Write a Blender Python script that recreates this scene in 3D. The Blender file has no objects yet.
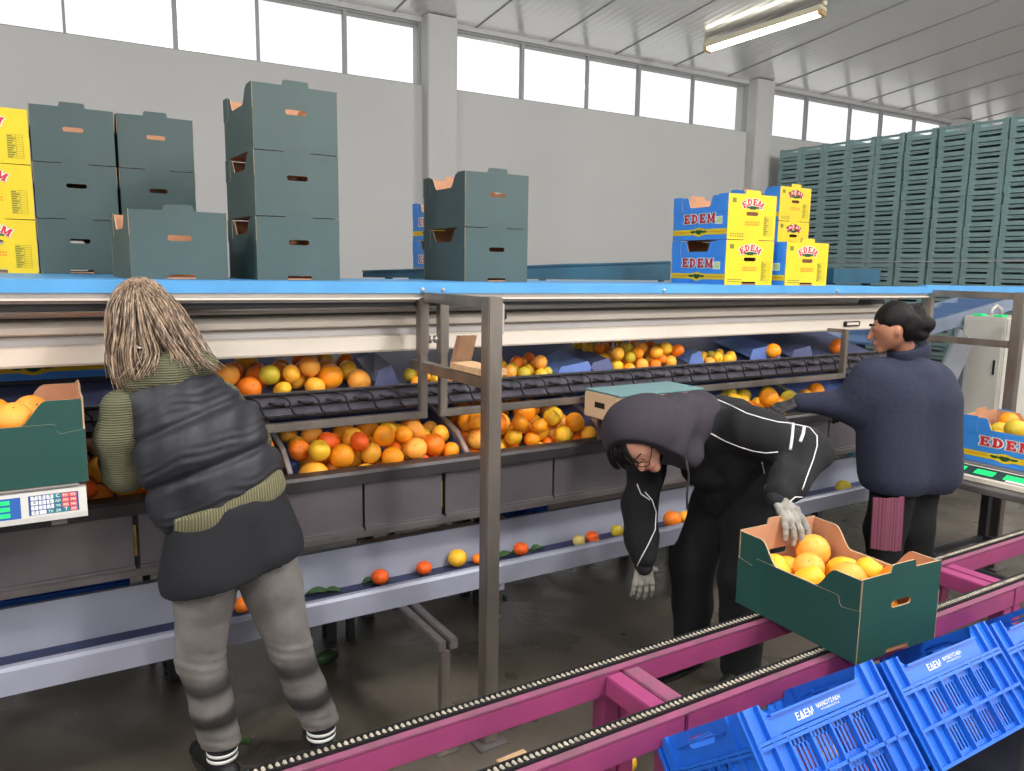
import bpy, bmesh, math, random
import numpy as np
from mathutils import Vector, Matrix, Euler, geometry
random.seed(7)
SC = bpy.context.scene
COL = SC.collection
PI = math.pi

# ------------------------------------------------------------------ materials
MATS = {}
def lin(c):
    return tuple(((v/255.)/12.92 if v/255. <= .04045 else ((v/255.+.055)/1.055)**2.4) for v in c)
def mat(name, col, rough=.6, metal=0., var=.0, vscale=6., bump=0., bscale=40., col2=None, emit=0., stretch=None, spec=.5, coord='Object', detail=4., sheen=0.):
    if name in MATS: return MATS[name]
    m = bpy.data.materials.new(name); m.use_nodes = True
    nt = m.node_tree; b = nt.nodes['Principled BSDF']
    c = lin(col)+(1.,)
    b.inputs['Base Color'].default_value = c
    b.inputs['Roughness'].default_value = rough
    b.inputs['Metallic'].default_value = metal
    b.inputs['Specular IOR Level'].default_value = spec
    if sheen: b.inputs['Sheen Weight'].default_value = sheen
    if emit:
        b.inputs['Emission Color'].default_value = c
        b.inputs['Emission Strength'].default_value = emit
    if var or bump or col2:
        tc = nt.nodes.new('ShaderNodeTexCoord')
        src = tc.outputs[coord]
        if stretch:
            mp = nt.nodes.new('ShaderNodeMapping'); mp.inputs['Scale'].default_value = stretch
            nt.links.new(src, mp.inputs['Vector']); src = mp.outputs['Vector']
    if var or col2:
        n = nt.nodes.new('ShaderNodeTexNoise'); n.inputs['Scale'].default_value = vscale; n.inputs['Detail'].default_value = detail
        nt.links.new(src, n.inputs['Vector'])
        r = nt.nodes.new('ShaderNodeValToRGB')
        if col2:
            a = c; d = lin(col2)+(1.,)
        else:
            a = tuple(max(0, x*(1-var)) for x in c[:3])+(1.,); d = tuple(min(1, x*(1+var)) for x in c[:3])+(1.,)
        r.color_ramp.elements[0].position = .32; r.color_ramp.elements[0].color = a
        r.color_ramp.elements[1].position = .68; r.color_ramp.elements[1].color = d
        nt.links.new(n.outputs['Fac'], r.inputs['Fac']); nt.links.new(r.outputs['Color'], b.inputs['Base Color'])
    if bump:
        n2 = nt.nodes.new('ShaderNodeTexNoise'); n2.inputs['Scale'].default_value = bscale; n2.inputs['Detail'].default_value = 3
        nt.links.new(src, n2.inputs['Vector'])
        bp = nt.nodes.new('ShaderNodeBump'); bp.inputs['Strength'].default_value = bump; bp.inputs['Distance'].default_value = .01
        nt.links.new(n2.outputs['Fac'], bp.inputs['Height']); nt.links.new(bp.outputs['Normal'], b.inputs['Normal'])
    MATS[name] = m
    return m

def wave_mat(name, col, col2, scale, direction='Z', rough=.85, dist=1.5, bump=.6, stretch=None):
    m = mat(name, col, rough)
    nt = m.node_tree; b = nt.nodes['Principled BSDF']
    tc = nt.nodes.new('ShaderNodeTexCoord'); w = nt.nodes.new('ShaderNodeTexWave')
    w.bands_direction = direction; w.inputs['Scale'].default_value = scale; w.inputs['Distortion'].default_value = dist
    w.inputs['Detail'].default_value = 2; w.inputs['Detail Scale'].default_value = 1.5
    src = tc.outputs['Object']
    if stretch:
        mp = nt.nodes.new('ShaderNodeMapping'); mp.inputs['Rotation'].default_value = stretch
        nt.links.new(src, mp.inputs['Vector']); src = mp.outputs['Vector']
    nt.links.new(src, w.inputs['Vector'])
    r = nt.nodes.new('ShaderNodeValToRGB')
    r.color_ramp.elements[0].color = lin(col)+(1.,); r.color_ramp.elements[1].color = lin(col2)+(1.,)
    nt.links.new(w.outputs['Fac'], r.inputs['Fac']); nt.links.new(r.outputs['Color'], b.inputs['Base Color'])
    bp = nt.nodes.new('ShaderNodeBump'); bp.inputs['Strength'].default_value = bump; bp.inputs['Distance'].default_value = .004
    nt.links.new(w.outputs['Fac'], bp.inputs['Height']); nt.links.new(bp.outputs['Normal'], b.inputs['Normal'])
    return m

STEEL = mat('brushed_steel', (142,134,126), .38, .75, var=.22, vscale=9, bump=.15, bscale=60, stretch=(1,1,.25))
STEELD = mat('dull_steel', (112,106,106), .5, .55, var=.22, vscale=5, bump=.1)
PANEL = mat('grey_sheet_steel', (112,106,110), .42, .45, var=.16, vscale=3, bump=.06, bscale=12)
LIPM = mat('dark_steel_lip', (66,62,64), .5, .5, var=.2, vscale=6)
CHUTE = mat('pale_grey_painted_steel', (152,154,170), .45, .1, var=.07, vscale=4)
CHUTEB = mat('navy_rubber_belt', (44,50,84), .6, var=.2, vscale=5)
CREAM = mat('cream_painted_steel', (226,214,200), .45, .0, var=.05, vscale=2)
CREAM2 = mat('grey_beige_steel', (190,184,182), .4, .25, var=.08, vscale=2)
ALU = mat('aluminium_profile', (196,190,186), .3, .7, var=.08, vscale=3)
BLUEF = mat('sky_blue_painted_steel', (84,156,214), .45, var=.09, vscale=5)
BLUET = mat('teal_painted_steel', (36,84,108), .5, var=.15, vscale=4)
BLUEP = mat('slate_blue_liner', (100,124,186), .5, var=.12, vscale=4)
BLUED = mat('dark_slate_liner', (92,96,134), .55, var=.12, vscale=4)
RUB = mat('black_rubber', (24,24,27), .55, var=.2, vscale=12)
BLACK = mat('matt_black', (14,14,16), .6)
DARKG = mat('dark_machine_grey', (48,48,54), .6, var=.25, vscale=4)
PINK = mat('magenta_painted_steel', (160,66,114), .45, col2=(142,60,104), vscale=7, detail=8, bump=.05)
PINKW = mat('scuffed_magenta_steel', (150,76,112), .55, col2=(120,80,95), vscale=16, detail=8)
CHAIN = mat('oily_chain_steel', (206,196,178), .4, .35, var=.3, vscale=30)
GREEN = mat('green_card', (60,77,76), .6, col2=(66,84,82), vscale=3, bump=.05, bscale=50)
GREEND = mat('deep_green_card', (25,70,64), .58, col2=(30,78,70), vscale=3, bump=.05, bscale=50)
GREENI = mat('faded_green_card', (112,140,118), .7, var=.06)
KRAFT = mat('kraft_board', (186,136,104), .8, var=.1, vscale=10)
KRAFTE = mat('kraft_board_edge', (176,150,118), .85, var=.12, vscale=30)
EBLUE = mat('bright_blue_card', (56,136,220), .55, var=.05)
EYEL = mat('yellow_card', (224,192,24), .6, var=.04)
WHITE = mat('white_print', (238,238,232), .6)
RED = mat('red_print', (206,34,50), .6)
INKG = mat('green_print', (22,74,40), .6)
INKO = mat('orange_print', (232,140,30), .6)
INKK = mat('olive_print', (120,120,30), .6)
CRATEG = mat('grey_green_plastic', (128,156,156), .5, var=.06, vscale=2)
CRATEB = mat('royal_blue_plastic', (30,102,208), .36, col2=(25,92,196), vscale=4)
WOOD = mat('pale_wood', (206,168,128), .7, var=.15, vscale=8, stretch=(1,6,6))

def orange_mat(name, c1, c2):
    return mat(name, c1, .38, col2=c2, vscale=14, bump=.25, bscale=260, spec=.45)
OR = [orange_mat('orange_peel', (255,150,16), (255,164,32)), orange_mat('pale_orange_peel', (255,174,44), (255,184,60)),
      orange_mat('deep_orange_peel', (250,120,18), (252,136,28)), orange_mat('yellow_peel', (255,198,50), (248,188,44)),
      orange_mat('blushed_peel', (254,158,60), (255,182,74))]
MAND = orange_mat('mandarin_peel', (238,88,24), (244,104,26))
CALYX = mat('stem_scar', (104,112,48), .8)
GREENF = orange_mat('greenish_peel', (186,174,52), (216,182,44))
LEMON = orange_mat('cream_yellow_peel', (226,206,128), (214,190,104))
LEAF = mat('green_leaf', (52,88,40), .5, var=.3, vscale=20)
AVO = mat('dark_green_rind', (26,52,30), .4, col2=(50,78,40), vscale=8)

# ------------------------------------------------------------------ mesh builder
class MB:
    def __init__(s): s.v=[]; s.f=[]; s.m=[]
    def add(s, verts, faces, mi=0, M=None):
        o=len(s.v)
        for p in verts:
            p=Vector(p)
            if M is not None: p=M@p
            s.v.append(tuple(p))
        for k,fc in enumerate(faces):
            s.f.append(tuple(i+o for i in fc)); s.m.append(mi if isinstance(mi,int) else mi[k])
        return s
    def box(s,x0,x1,y0,y1,z0,z1,mi=0,M=None,bev=0.):
        if bev>0:
            b=min(bev,(x1-x0)*.45,(y1-y0)*.45,(z1-z0)*.45)
            bm=bmesh.new(); bmesh.ops.create_cube(bm,size=1)
            for v in bm.verts: v.co=Vector(((x0+x1)/2+v.co.x*(x1-x0),(y0+y1)/2+v.co.y*(y1-y0),(z0+z1)/2+v.co.z*(z1-z0)))
            bmesh.ops.bevel(bm,geom=bm.edges[:],offset=b,segments=2,affect='EDGES')
            bm.verts.index_update()
            s.add([v.co for v in bm.verts],[[v.index for v in f.verts] for f in bm.faces],mi,M); bm.free(); return s
        V=[(x0,y0,z0),(x1,y0,z0),(x1,y1,z0),(x0,y1,z0),(x0,y0,z1),(x1,y0,z1),(x1,y1,z1),(x0,y1,z1)]
        return s.add(V,[(0,3,2,1),(4,5,6,7),(0,1,5,4),(1,2,6,5),(2,3,7,6),(3,0,4,7)],mi,M)
    def beam(s,p0,p1,w,h,up=(0,0,1),mi=0,bev=.003):
        p0=Vector(p0);p1=Vector(p1);d=p1-p0;L=d.length;d.normalize()
        u=Vector(up); x=d.cross(u)
        if x.length<1e-5: u=Vector((0,1,0)); x=d.cross(u)
        x.normalize(); z=x.cross(d)
        M=Matrix(((x.x,d.x,z.x,p0.x),(x.y,d.y,z.y,p0.y),(x.z,d.z,z.z,p0.z),(0,0,0,1)))
        return s.box(-w/2,w/2,0,L,-h/2,h/2,mi,M,bev)
    def tube(s,pts,r,n=10,mi=0,cap=True):
        pts=[Vector(p) for p in pts]; rr=r if hasattr(r,'__len__') else [r]*len(pts)
        V=[];F=[];prev=None
        for i,p in enumerate(pts):
            d=(pts[min(i+1,len(pts)-1)]-pts[max(i-1,0)]).normalized()
            a=Vector((0,0,1)) if prev is None else prev
            x=a-d*a.dot(d)
            if x.length<1e-4: x=Vector((1,0,0))-d*d.x
            x.normalize(); prev=x; y=d.cross(x)
            for k in range(n):
                t=2*PI*k/n; V.append(p+(x*math.cos(t)+y*math.sin(t))*rr[i])
        for i in range(len(pts)-1):
            for k in range(n):
                a=i*n+k;b=i*n+(k+1)%n; F.append((a,b,b+n,a+n))
        if cap: F.append(tuple(range(n-1,-1,-1))); F.append(tuple(range((len(pts)-1)*n,len(pts)*n)))
        return s.add(V,F,mi)
    def cyl(s,p0,p1,r,n=20,mi=0): return s.tube([p0,p1],r,n,mi)
    def prism(s,poly,a0,a1,axis='X',mi=0):
        # poly: (p,q) in the two other axes, extruded along axis
        n=len(poly)
        def P(p,q,a): return {'X':(a,p,q),'Y':(p,a,q),'Z':(p,q,a)}[axis]
        V=[P(p,q,a0) for p,q in poly]+[P(p,q,a1) for p,q in poly]
        F=[(i,(i+1)%n,(i+1)%n+n,i+n) for i in range(n)]
        tri=geometry.tessellate_polygon([[Vector((p,q,0)) for p,q in poly]])
        for t in tri: F.append(tuple(t)); F.append(tuple(i+n for i in reversed(t)))
        mm = mi if isinstance(mi,int) else [mi[i] for i in range(n)]+[mi[0]]*(len(F)-n)
        return s.add(V,F,mm)
    def plate(s,outline,holes=(),t=.005,M=None,mi=(0,1,2)):
        # plate in local (u,v), outer face at w=0, inner at w=t; material: outer, inner, edges
        loops=[outline]+list(holes)
        flat=[p for L in loops for p in L]; n=len(flat)
        V=[(p[0],p[1],0) for p in flat]+[(p[0],p[1],t) for p in flat]
        tri=geometry.tessellate_polygon([[Vector((p[0],p[1],0)) for p in L] for L in loops])
        F=[];mm=[]
        for a,b,c in tri:
            F.append((a,b,c));mm.append(mi[0]); F.append((c+n,b+n,a+n));mm.append(mi[1])
        o=0
        for L in loops:
            k=len(L)
            for i in range(k): a=o+i;b=o+(i+1)%k; F.append((a,b,b+n,a+n)); mm.append(mi[2])
            o+=k
        return s.add(V,F,mm,M)
    def sphere(s,c,r,n=16,m=10,mi=0,sc=(1,1,1)):
        V=[];F=[]
        for i in range(m+1):
            a=PI*i/m
            for k in range(n):
                t=2*PI*k/n; V.append((c[0]+r*sc[0]*math.sin(a)*math.cos(t),c[1]+r*sc[1]*math.sin(a)*math.sin(t),c[2]+r*sc[2]*math.cos(a)))
        for i in range(m):
            for k in range(n):
                F.append((i*n+k,(i+1)*n+k,(i+1)*n+(k+1)%n,i*n+(k+1)%n))
        return s.add(V,F,mi)
    def mesh(s,name,mats,smooth=False,off=(0,0,0)):
        me=bpy.data.meshes.new(name)
        o=Vector(off)
        me.from_pydata([tuple(Vector(p)-o) for p in s.v],[],s.f)
        for m in (mats if isinstance(mats,(list,tuple)) else [mats]): me.materials.append(m)
        me.polygons.foreach_set('material_index',s.m)
        if smooth: me.polygons.foreach_set('use_smooth',[True]*len(s.f))
        bm=bmesh.new(); bm.from_mesh(me)
        bmesh.ops.remove_doubles(bm,verts=bm.verts,dist=1e-6)
        bmesh.ops.recalc_face_normals(bm,faces=bm.faces); bm.to_mesh(me); bm.free()
        me.update(); return me
    def build(s,name,mats,parent=None,smooth=False,world=True):
        # with world=True, coordinates are world and turned local to the (unrotated) parent
        off=(0,0,0)
        if parent is not None and world:
            q=parent
            o=Vector((0,0,0))
            while q is not None: o+=q.location; q=q.parent
            off=o
        me=s.mesh(name,mats,smooth,off)
        return link(name,me,parent)
def link(name,me,parent=None):
    o=bpy.data.objects.new(name,me); COL.objects.link(o)
    if parent is not None: o.parent=parent
    return o
def tag(o,label,cat,group=None,kind=None):
    if label: o['label']=label
    if cat: o['category']=cat
    if group: o['group']=group
    if kind: o['kind']=kind
    return o
def thing(name,label,cat,loc=(0,0,0),rot=(0,0,0),group=None):
    o=bpy.data.objects.new(name,None); COL.objects.link(o); o.location=loc; o.rotation_euler=rot
    o.empty_display_size=.05
    return tag(o,label,cat,group)
def struct(name,mb,mats,label=None,smooth=False):
    o=mb.build(name,mats,None,smooth); o['kind']='structure'
    if label: o['label']=label
    return o
def copy_tree(o,parent=None):
    c=o.copy(); COL.objects.link(c); c.parent=parent
    for ch in list(o.children): copy_tree(ch,c)
    return c

# ------------------------------------------------------------------ camera
def make_camera():
    f=785.; pitch=math.radians(8.6); yaw=math.radians(31.5); roll=math.radians(.85)
    cd=bpy.data.cameras.new('camera'); cam=bpy.data.objects.new('camera',cd); COL.objects.link(cam)
    cd.sensor_fit='HORIZONTAL'; cd.sensor_width=36; cd.lens=36*f/1024.
    F0=Vector((math.sin(yaw),math.cos(yaw),0)); R=Vector((math.cos(yaw),-math.sin(yaw),0)); U0=Vector((0,0,1))
    F=F0*math.cos(pitch)-U0*math.sin(pitch); U=U0*math.cos(pitch)+F0*math.sin(pitch)
    R,U=R*math.cos(roll)+U*math.sin(roll), U*math.cos(roll)-R*math.sin(roll)
    B=-F
    cam.matrix_world=Matrix(((R.x,U.x,B.x,0),(R.y,U.y,B.y,0),(R.z,U.z,B.z,1.75),(0,0,0,1)))
    cd.clip_start=.02; cd.clip_end=200
    SC.camera=cam
make_camera()

# ------------------------------------------------------------------ the hall
def ceil_z(y): return 4.34+.12*(8-y)
def hall():
    fm=mat('damp_concrete',(66,60,54),.5,col2=(98,90,80),vscale=1.1,bump=.12,bscale=18,detail=9)
    nt=fm.node_tree; b=nt.nodes['Principled BSDF']
    n=nt.nodes.new('ShaderNodeTexNoise'); n.inputs['Scale'].default_value=2.2; n.inputs['Detail'].default_value=6
    tc=nt.nodes.new('ShaderNodeTexCoord'); nt.links.new(tc.outputs['Object'],n.inputs['Vector'])
    r=nt.nodes.new('ShaderNodeValToRGB'); r.color_ramp.elements[0].position=.4; r.color_ramp.elements[0].color=(.22,.22,.22,1)
    r.color_ramp.elements[1].position=.62; r.color_ramp.elements[1].color=(.6,.6,.6,1)
    nt.links.new(n.outputs['Fac'],r.inputs['Fac']); nt.links.new(r.outputs['Color'],b.inputs['Roughness'])
    m=MB(); m.box(-7,16,-5,8.2,-.1,0); struct('floor',m,fm)
    gm=mat('yard_ground',(120,114,106),.9,var=.1,vscale=1)
    m=MB(); m.box(-60,60,-60,-5,-.12,-.02); struct('ground',m,gm)
    wm=mat('white_plaster',(188,187,186),.75,var=.03,vscale=.8,bump=.05,bscale=8)
    m=MB(); m.box(-7,16,8,8.25,0,3.65); m.box(-7,16,8,8.25,4.29,4.6); struct('wall_back',m,wm)
    m=MB(); m.box(-7.25,-7,-5,8.25,0,6.1); struct('wall_left',m,wm)
    m=MB(); m.box(16,16.25,-5,8.25,0,6.1); struct('wall_right',m,wm)
    m=MB(); m.box(-7,16,-5.2,-5,0,2.3); struct('wall_front',m,wm)  # unseen wall added, open above, to hold back light from the front
    m=MB()
    for x in (-7,-2.4,2.2,6.8,11.4,15.8): m.box(x,x+.2,-5.18,-5.02,2.3,5.95)
    struct('trim_6',m,mat('grey_door_post',(110,112,114),.5),'grey steel posts above the front wall')
    # pilasters
    for k,x in enumerate((-1.25,3.72,8.68,13.65)):
        m=MB(); m.box(x,x+.35,7.85,8.24,0,ceil_z(7.9)-.005,bev=.01)
        struct('trim_%d'%(k+1),m,wm,'white square pilaster on the back wall' )
    # ceiling panels
    cm=mat('white_ceiling_panel',(236,236,238),.22,.45,spec=.7)
    cm.node_tree.nodes['Principled BSDF'].inputs['Coat Weight'].default_value=.8; cm.node_tree.nodes['Principled BSDF'].inputs['Coat Roughness'].default_value=.16
    nt=cm.node_tree; b=nt.nodes['Principled BSDF']; tc=nt.nodes.new('ShaderNodeTexCoord')
    w=nt.nodes.new('ShaderNodeTexWave'); w.bands_direction='X'; w.inputs['Scale'].default_value=3.2
    nt.links.new(tc.outputs['Object'],w.inputs['Vector'])
    bp=nt.nodes.new('ShaderNodeBump'); bp.inputs['Strength'].default_value=.35; bp.inputs['Distance'].default_value=.004
    nt.links.new(w.outputs['Fac'],bp.inputs['Height']); nt.links.new(bp.outputs['Normal'],b.inputs['Normal'])
    n=nt.nodes.new('ShaderNodeTexNoise'); n.inputs['Scale'].default_value=.5; nt.links.new(tc.outputs['Object'],n.inputs['Vector'])
    rr=nt.nodes.new('ShaderNodeValToRGB'); rr.color_ramp.elements[0].color=lin((226,226,230))+(1,); rr.color_ramp.elements[1].color=lin((244,242,238))+(1,)
    nt.links.new(n.outputs['Fac'],rr.inputs['Fac']); nt.links.new(rr.outputs['Color'],b.inputs['Base Color'])
    m=MB(); y0,y1=-5.2,8.3
    m.add([(-7.2,y0,ceil_z(y0)),(16.2,y0,ceil_z(y0)),(16.2,y1,ceil_z(y1)),(-7.2,y1,ceil_z(y1)),
           (-7.2,y0,ceil_z(y0)+.1),(16.2,y0,ceil_z(y0)+.1),(16.2,y1,ceil_z(y1)+.1),(-7.2,y1,ceil_z(y1)+.1)],
          [(0,1,2,3),(7,6,5,4),(0,4,5,1),(1,5,6,2),(2,6,7,3),(3,7,4,0)])
    struct('ceiling',m,cm)
    sm=mat('ceiling_seam_grey',(150,150,152),.5)
    m=MB(); x=-6.3
    while x<16:
        m.beam((x,y0,ceil_z(y0)-.004),(x,7.99,ceil_z(7.99)-.004),.013,.012,bev=0); x+=.97
    struct('trim_5',m,sm,'thin grey joint strips between the ceiling panels')
    # clerestory windows, a frame and panes each
    fr=mat('grey_window_frame',(150,152,154),.5,.1)
    gl=bpy.data.materials.new('clear_window_glass'); gl.use_nodes=True; nt=gl.node_tree
    nt.nodes.remove(nt.nodes['Principled BSDF']); out=nt.nodes['Material Output']
    t=nt.nodes.new('ShaderNodeBsdfTransparent'); g=nt.nodes.new('ShaderNodeBsdfGlossy'); g.inputs['Roughness'].default_value=.05
    mx=nt.nodes.new('ShaderNodeMixShader'); mx.inputs['Fac'].default_value=.06
    t.inputs['Color'].default_value=(.97,.98,.98,1)
    nt.links.new(t.outputs[0],mx.inputs[1]); nt.links.new(g.outputs[0],mx.inputs[2]); nt.links.new(mx.outputs[0],out.inputs['Surface'])
    spans=[(-6.9,-1.25,[-5.9,-5,-4.1,-3.1,-2.2]),(-.9,3.72,[-.35,.40,1.285,2.024,2.887]),(4.07,8.68,[5.007,5.941,6.745,7.676]),(9.03,13.65,[9.954,10.975,11.75,12.65]),(14.0,15.95,[15.0])]
    zb,zt=3.65,4.29
    for k,(a,b_,ms) in enumerate(spans):
        f=MB(); Y=8.06
        f.box(a,b_,Y-.03,Y+.03,zb,zb+.016); f.box(a,b_,Y-.03,Y+.03,zt-.016,zt)
        edges=[a]+ms+[b_]
        f.box(a,a+.02,Y-.028,Y+.028,zb+.016,zt-.016); f.box(b_-.02,b_,Y-.028,Y+.028,zb+.016,zt-.016)
        for i,x in enumerate(ms):
            w=.022 if i%2 else .036
            f.box(x-w/2,x+w/2,Y-.028,Y+.028,zb+.016,zt-.016)
        o=struct('window_%d'%(k+1),f,fr)
        for i in range(len(edges)-1):
            p=MB(); p.box(edges[i]+.016,edges[i+1]-.016,Y-.004,Y+.004,zb+.017,zt-.017); p.build('window_pane',gl,o)
hall()

def lamp():
    p0=Vector((7.03,7.18,0)); p1=Vector((7.42,5.86,0)); d=(p1-p0).normalized()
    p0.z=ceil_z(p0.y)-.075; p1.z=ceil_z(p1.y)-.075
    t=thing('ceiling_light','long white fluorescent batten light, switched on, fixed under the ceiling','light',tuple(p0))
    m=MB(); m.beam(p0,p1,.17,.06,bev=.01); 
    for q in (p0,p1): m.beam(q+Vector((0,0,.03)),q+Vector((0,0,.075)),.05,.03)
    m.build('housing',mat('cream_lamp_housing',(222,214,190),.5),t)
    dz=Vector((0,0,-.045)); side=Vector((d.y,-d.x,0))*.045
    em=mat('lit_tube',(255,250,232),.5,emit=14.)
    for s in (-1,1):
        a=p0+(p1-p0)*.03+dz+side*s; b=p1-(p1-p0)*.03+dz+side*s
        m=MB(); m.cyl(a,b,.016,12); m.build('fluorescent_tube',em,t,True)
    for q,e in ((p0,.02),(p1,-.02)):
        m=MB(); c=q+(p1-p0).normalized()*e+Vector((0,0,-.045)); m.beam(c-(p1-p0).normalized()*.02,c+(p1-p0).normalized()*.02,.15,.05); m.build('lamp_holder',mat('lamp_end_cap',(206,170,120),.5),t)
    return t
lamp0=lamp()
def fill_battens():
    # added lamps out of view: copied battens with fill lights to brighten the ceiling
    k=0
    for x,y in ((-3.5,1.5),(2.5,1.0),(8.5,1.5),(-3.5,-2.5),(3.0,-2.5),(9.5,-2.5)):
        c=copy_tree(lamp0); c.location=(x,y,ceil_z(y)-.075+0); k+=1
        c['label']='added fluorescent fill light outside the picture, %s of the hall'%['front left','front middle','front right','rear left','rear middle','rear right'][k-1]; c['group']='added battens outside the picture'
        l=bpy.data.lights.new('fill_glow','AREA'); l.shape='RECTANGLE'; l.size=.3; l.size_y=1.4; l.energy=60
        o=bpy.data.objects.new('fill_glow',l); COL.objects.link(o); o.location=(x+.2,y-.65,ceil_z(y)-.22)
        l2=bpy.data.lights.new('fill_spill','POINT'); l2.shadow_soft_size=.35; l2.energy=520; l2.color=(1,.98,.94)
        o=bpy.data.objects.new('fill_spill',l2); COL.objects.link(o); o.location=(x+.2,y-.65,ceil_z(y)-1.0)
fill_battens()

# ------------------------------------------------------------------ the sorting line
X0,X1=-1.45,4.66
DIV=[-1.42,-.68,.06,.80,1.56,2.30,3.04,3.80,4.55]
def slope_z(y): return .80+(y-2.89)*.62          # floor of the lower bins
def up_z(y): return 1.205+(y-3.03)*.30           # floor of the upper tray
def bench():
    t=thing('sorting_bench','long steel sorting bench with blue lined sloping bins full of oranges','sorting bench',(1.6,3.1,0))
    # front panels, sheet by sheet
    seams=[-1.45,-.95,-.45,.25,1.067,1.413,1.971,2.62,3.2,3.9,4.66]
    for a,b in zip(seams[:-1],seams[1:]):
        m=MB(); g=.005
        if abs(a-.25)<.01 or abs(a-1.413)<.01: g=.014
        m.box(a+g,b-.004,2.845,2.853,.715,.905,bev=.002)
        m.box(a+g,b-.004,2.835,2.853,.715,.725); m.build('front_panel',PANEL,t)
    m=MB(); m.box(X0,X1,2.87,2.885,.70,.93); m.build('backing_sheet',LIPM,t)
    for x in (.25,1.413):
        m=MB(); m.box(x-.006,x+.006,2.862,2.869,.75,.86); m.build('slot_filler',mat('yellow_slot',(214,176,70),.6,var=.3,vscale=30),t)
    m=MB(); m.prism([(2.828,.905),(2.828,.945),(2.838,.957),(2.905,.957),(2.905,.93),(2.89,.93),(2.89,.905)],X0,X1,'X'); m.build('front_lip',LIPM,t)
    m=MB(); m.box(X0,X1,2.825,2.90,.688,.715,bev=.003); m.build('bottom_rail',STEELD,t)
    # sloping floor
    m=MB(); m.add([(X0,2.89,slope_z(2.89)),(X1,2.89,slope_z(2.89)),(X1,3.62,slope_z(3.62)),(X0,3.62,slope_z(3.62)),
                   (X0,2.89,slope_z(2.89)-.02),(X1,2.89,slope_z(2.89)-.02),(X1,3.62,slope_z(3.62)-.02),(X0,3.62,slope_z(3.62)-.02)],
                  [(0,1,2,3),(7,6,5,4),(0,4,5,1),(1,5,6,2),(2,6,7,3),(3,7,4,0)]); m.build('bin_liner',BLUEP,t)
    m=MB()
    m.box(X0,X1,3.60,3.62,.6,slope_z(3.62)-.02); m.build('back_sheet',DARKG,t)
    for x in DIV:
        m=MB(); m.prism([(2.89,slope_z(2.89)),(2.89,.945),(3.0,1.03),(3.50,1.165),(3.50,slope_z(3.5))],x-.004,x+.004,'X'); d=m.build('bin_divider',BLUED,t)
        m=MB(); m.beam((x,2.905,.958),(x,3.0,1.033),.018,.012,bev=0); m.beam((x,3.0,1.033),(x,3.50,1.168),.018,.012,bev=0); m.build('divider_edge',ALU,d)
    for x in (-1.3,.42,1.9,3.4,4.6):
        for y in (3.40,3.56):
            m=MB(); m.beam((x,y,0),(x,y,.72),.05,.05,up=(0,1,0)); m.build('leg',DARKG,t)
        m=MB(); m.beam((x,2.93,.69),(x,3.58,.69),.05,.04); m.build('cross_arm',DARKG,t)
    m=MB(); m.box(X0,X1,3.5,3.54,.36,.40); m.build('stretcher',STEELD,t)
bench()

def upper_tray():
    t=thing('upper_sorting_tray','upper fruit tray with black clip rack above the blue bins','fruit tray',(1.6,3.2,1.15))
    m=MB(); m.add([(X0,3.03,up_z(3.03)),(X1,3.03,up_z(3.03)),(X1,3.5,up_z(3.5)),(X0,3.5,up_z(3.5)),
                   (X0,3.03,up_z(3.03)-.02),(X1,3.03,up_z(3.03)-.02),(X1,3.5,up_z(3.5)-.02),(X0,3.5,up_z(3.5)-.02)],
                  [(0,1,2,3),(7,6,5,4),(0,4,5,1),(1,5,6,2),(2,6,7,3),(3,7,4,0)]); m.build('tray_floor',BLUED,t)
    m=MB(); m.prism([(3.0,1.155),(3.0,1.25),(3.006,1.256),(3.025,1.256),(3.025,1.155)],X0,X1,'X'); m.build('rack_front',mat('dark_rack_steel',(104,100,112),.5,.4,var=.2,vscale=12),t)
    m=MB()
    m.cyl((X0,2.99,1.252),(X1,2.99,1.252),.006,8); m.cyl((X0,2.992,1.165),(X1,2.992,1.165),.006,8); m.cyl((X0,2.992,1.205),(X1,2.992,1.205),.004,8)
    m.build('rack_wire',BLACK,t,True)
    # clips: S-shaped black hooks
    x=-1.3; k=0
    while x<4.6:
        m=MB(); m.tube([(x-.045,2.985,1.25),(x-.02,2.975,1.243),(x-.005,2.97,1.225),(x,2.968,1.2),(x+.008,2.968,1.18),(x+.028,2.97,1.168),(x+.05,2.98,1.17)],.0042,8)
        m.tube([(x+.03,2.985,1.222),(x+.06,2.978,1.216),(x+.09,2.985,1.212)],.006,8)
        m.build('hook',RUB,t,True); x+=.112 if x<1.6 else .13; k+=1
    m=MB(); m.box(X0,X1,3.5,3.515,1.24,1.285); m.build('tray_back',mat('blue_grey_trim',(64,70,96),.5,.2),t)
    m=MB(); m.box(X0,X1,3.495,3.52,1.286,1.296); m.build('back_rail',ALU,t)
    # upright guide panels between the fruit
    for x,h,l,w in ((1.26,.085,.12,1),(2.24,.05,.22,0),(2.40,.06,.16,1),(3.04,.07,.12,0),(3.58,.08,.26,0),(3.9,.06,.2,1)):
        m=MB(); a=up_z(3.04)
        m.prism([(x-l/2,a+.03),(x-l/2+.02,a+h+.02),(x+l/2-.04,a+h+.04),(x+l/2,a+.03)],3.06,3.066,'Y')
        m.add([(x-l/2,3.06,a+h*.7),(x+l/2-.03,3.06,a+h+.03),(x+l/2+.02,3.4,a+h+.06),(x-l/2+.05,3.4,a+h*.8+.05)],[(0,1,2,3)])
        m.build('guide_panel',BLUEP if w==0 else BLUED,t)
    for x in (-1.4,.72,2.1,3.5,4.6):
        m=MB(); m.beam((x,3.02,1.17),(x,3.5,1.17),.02,.03); m.beam((x,3.5,1.17),(x,3.58,slope_z(3.58)+.001),.02,.03,up=(0,1,0)); m.build('bracket',STEELD,t)
upper_tray()

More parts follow.
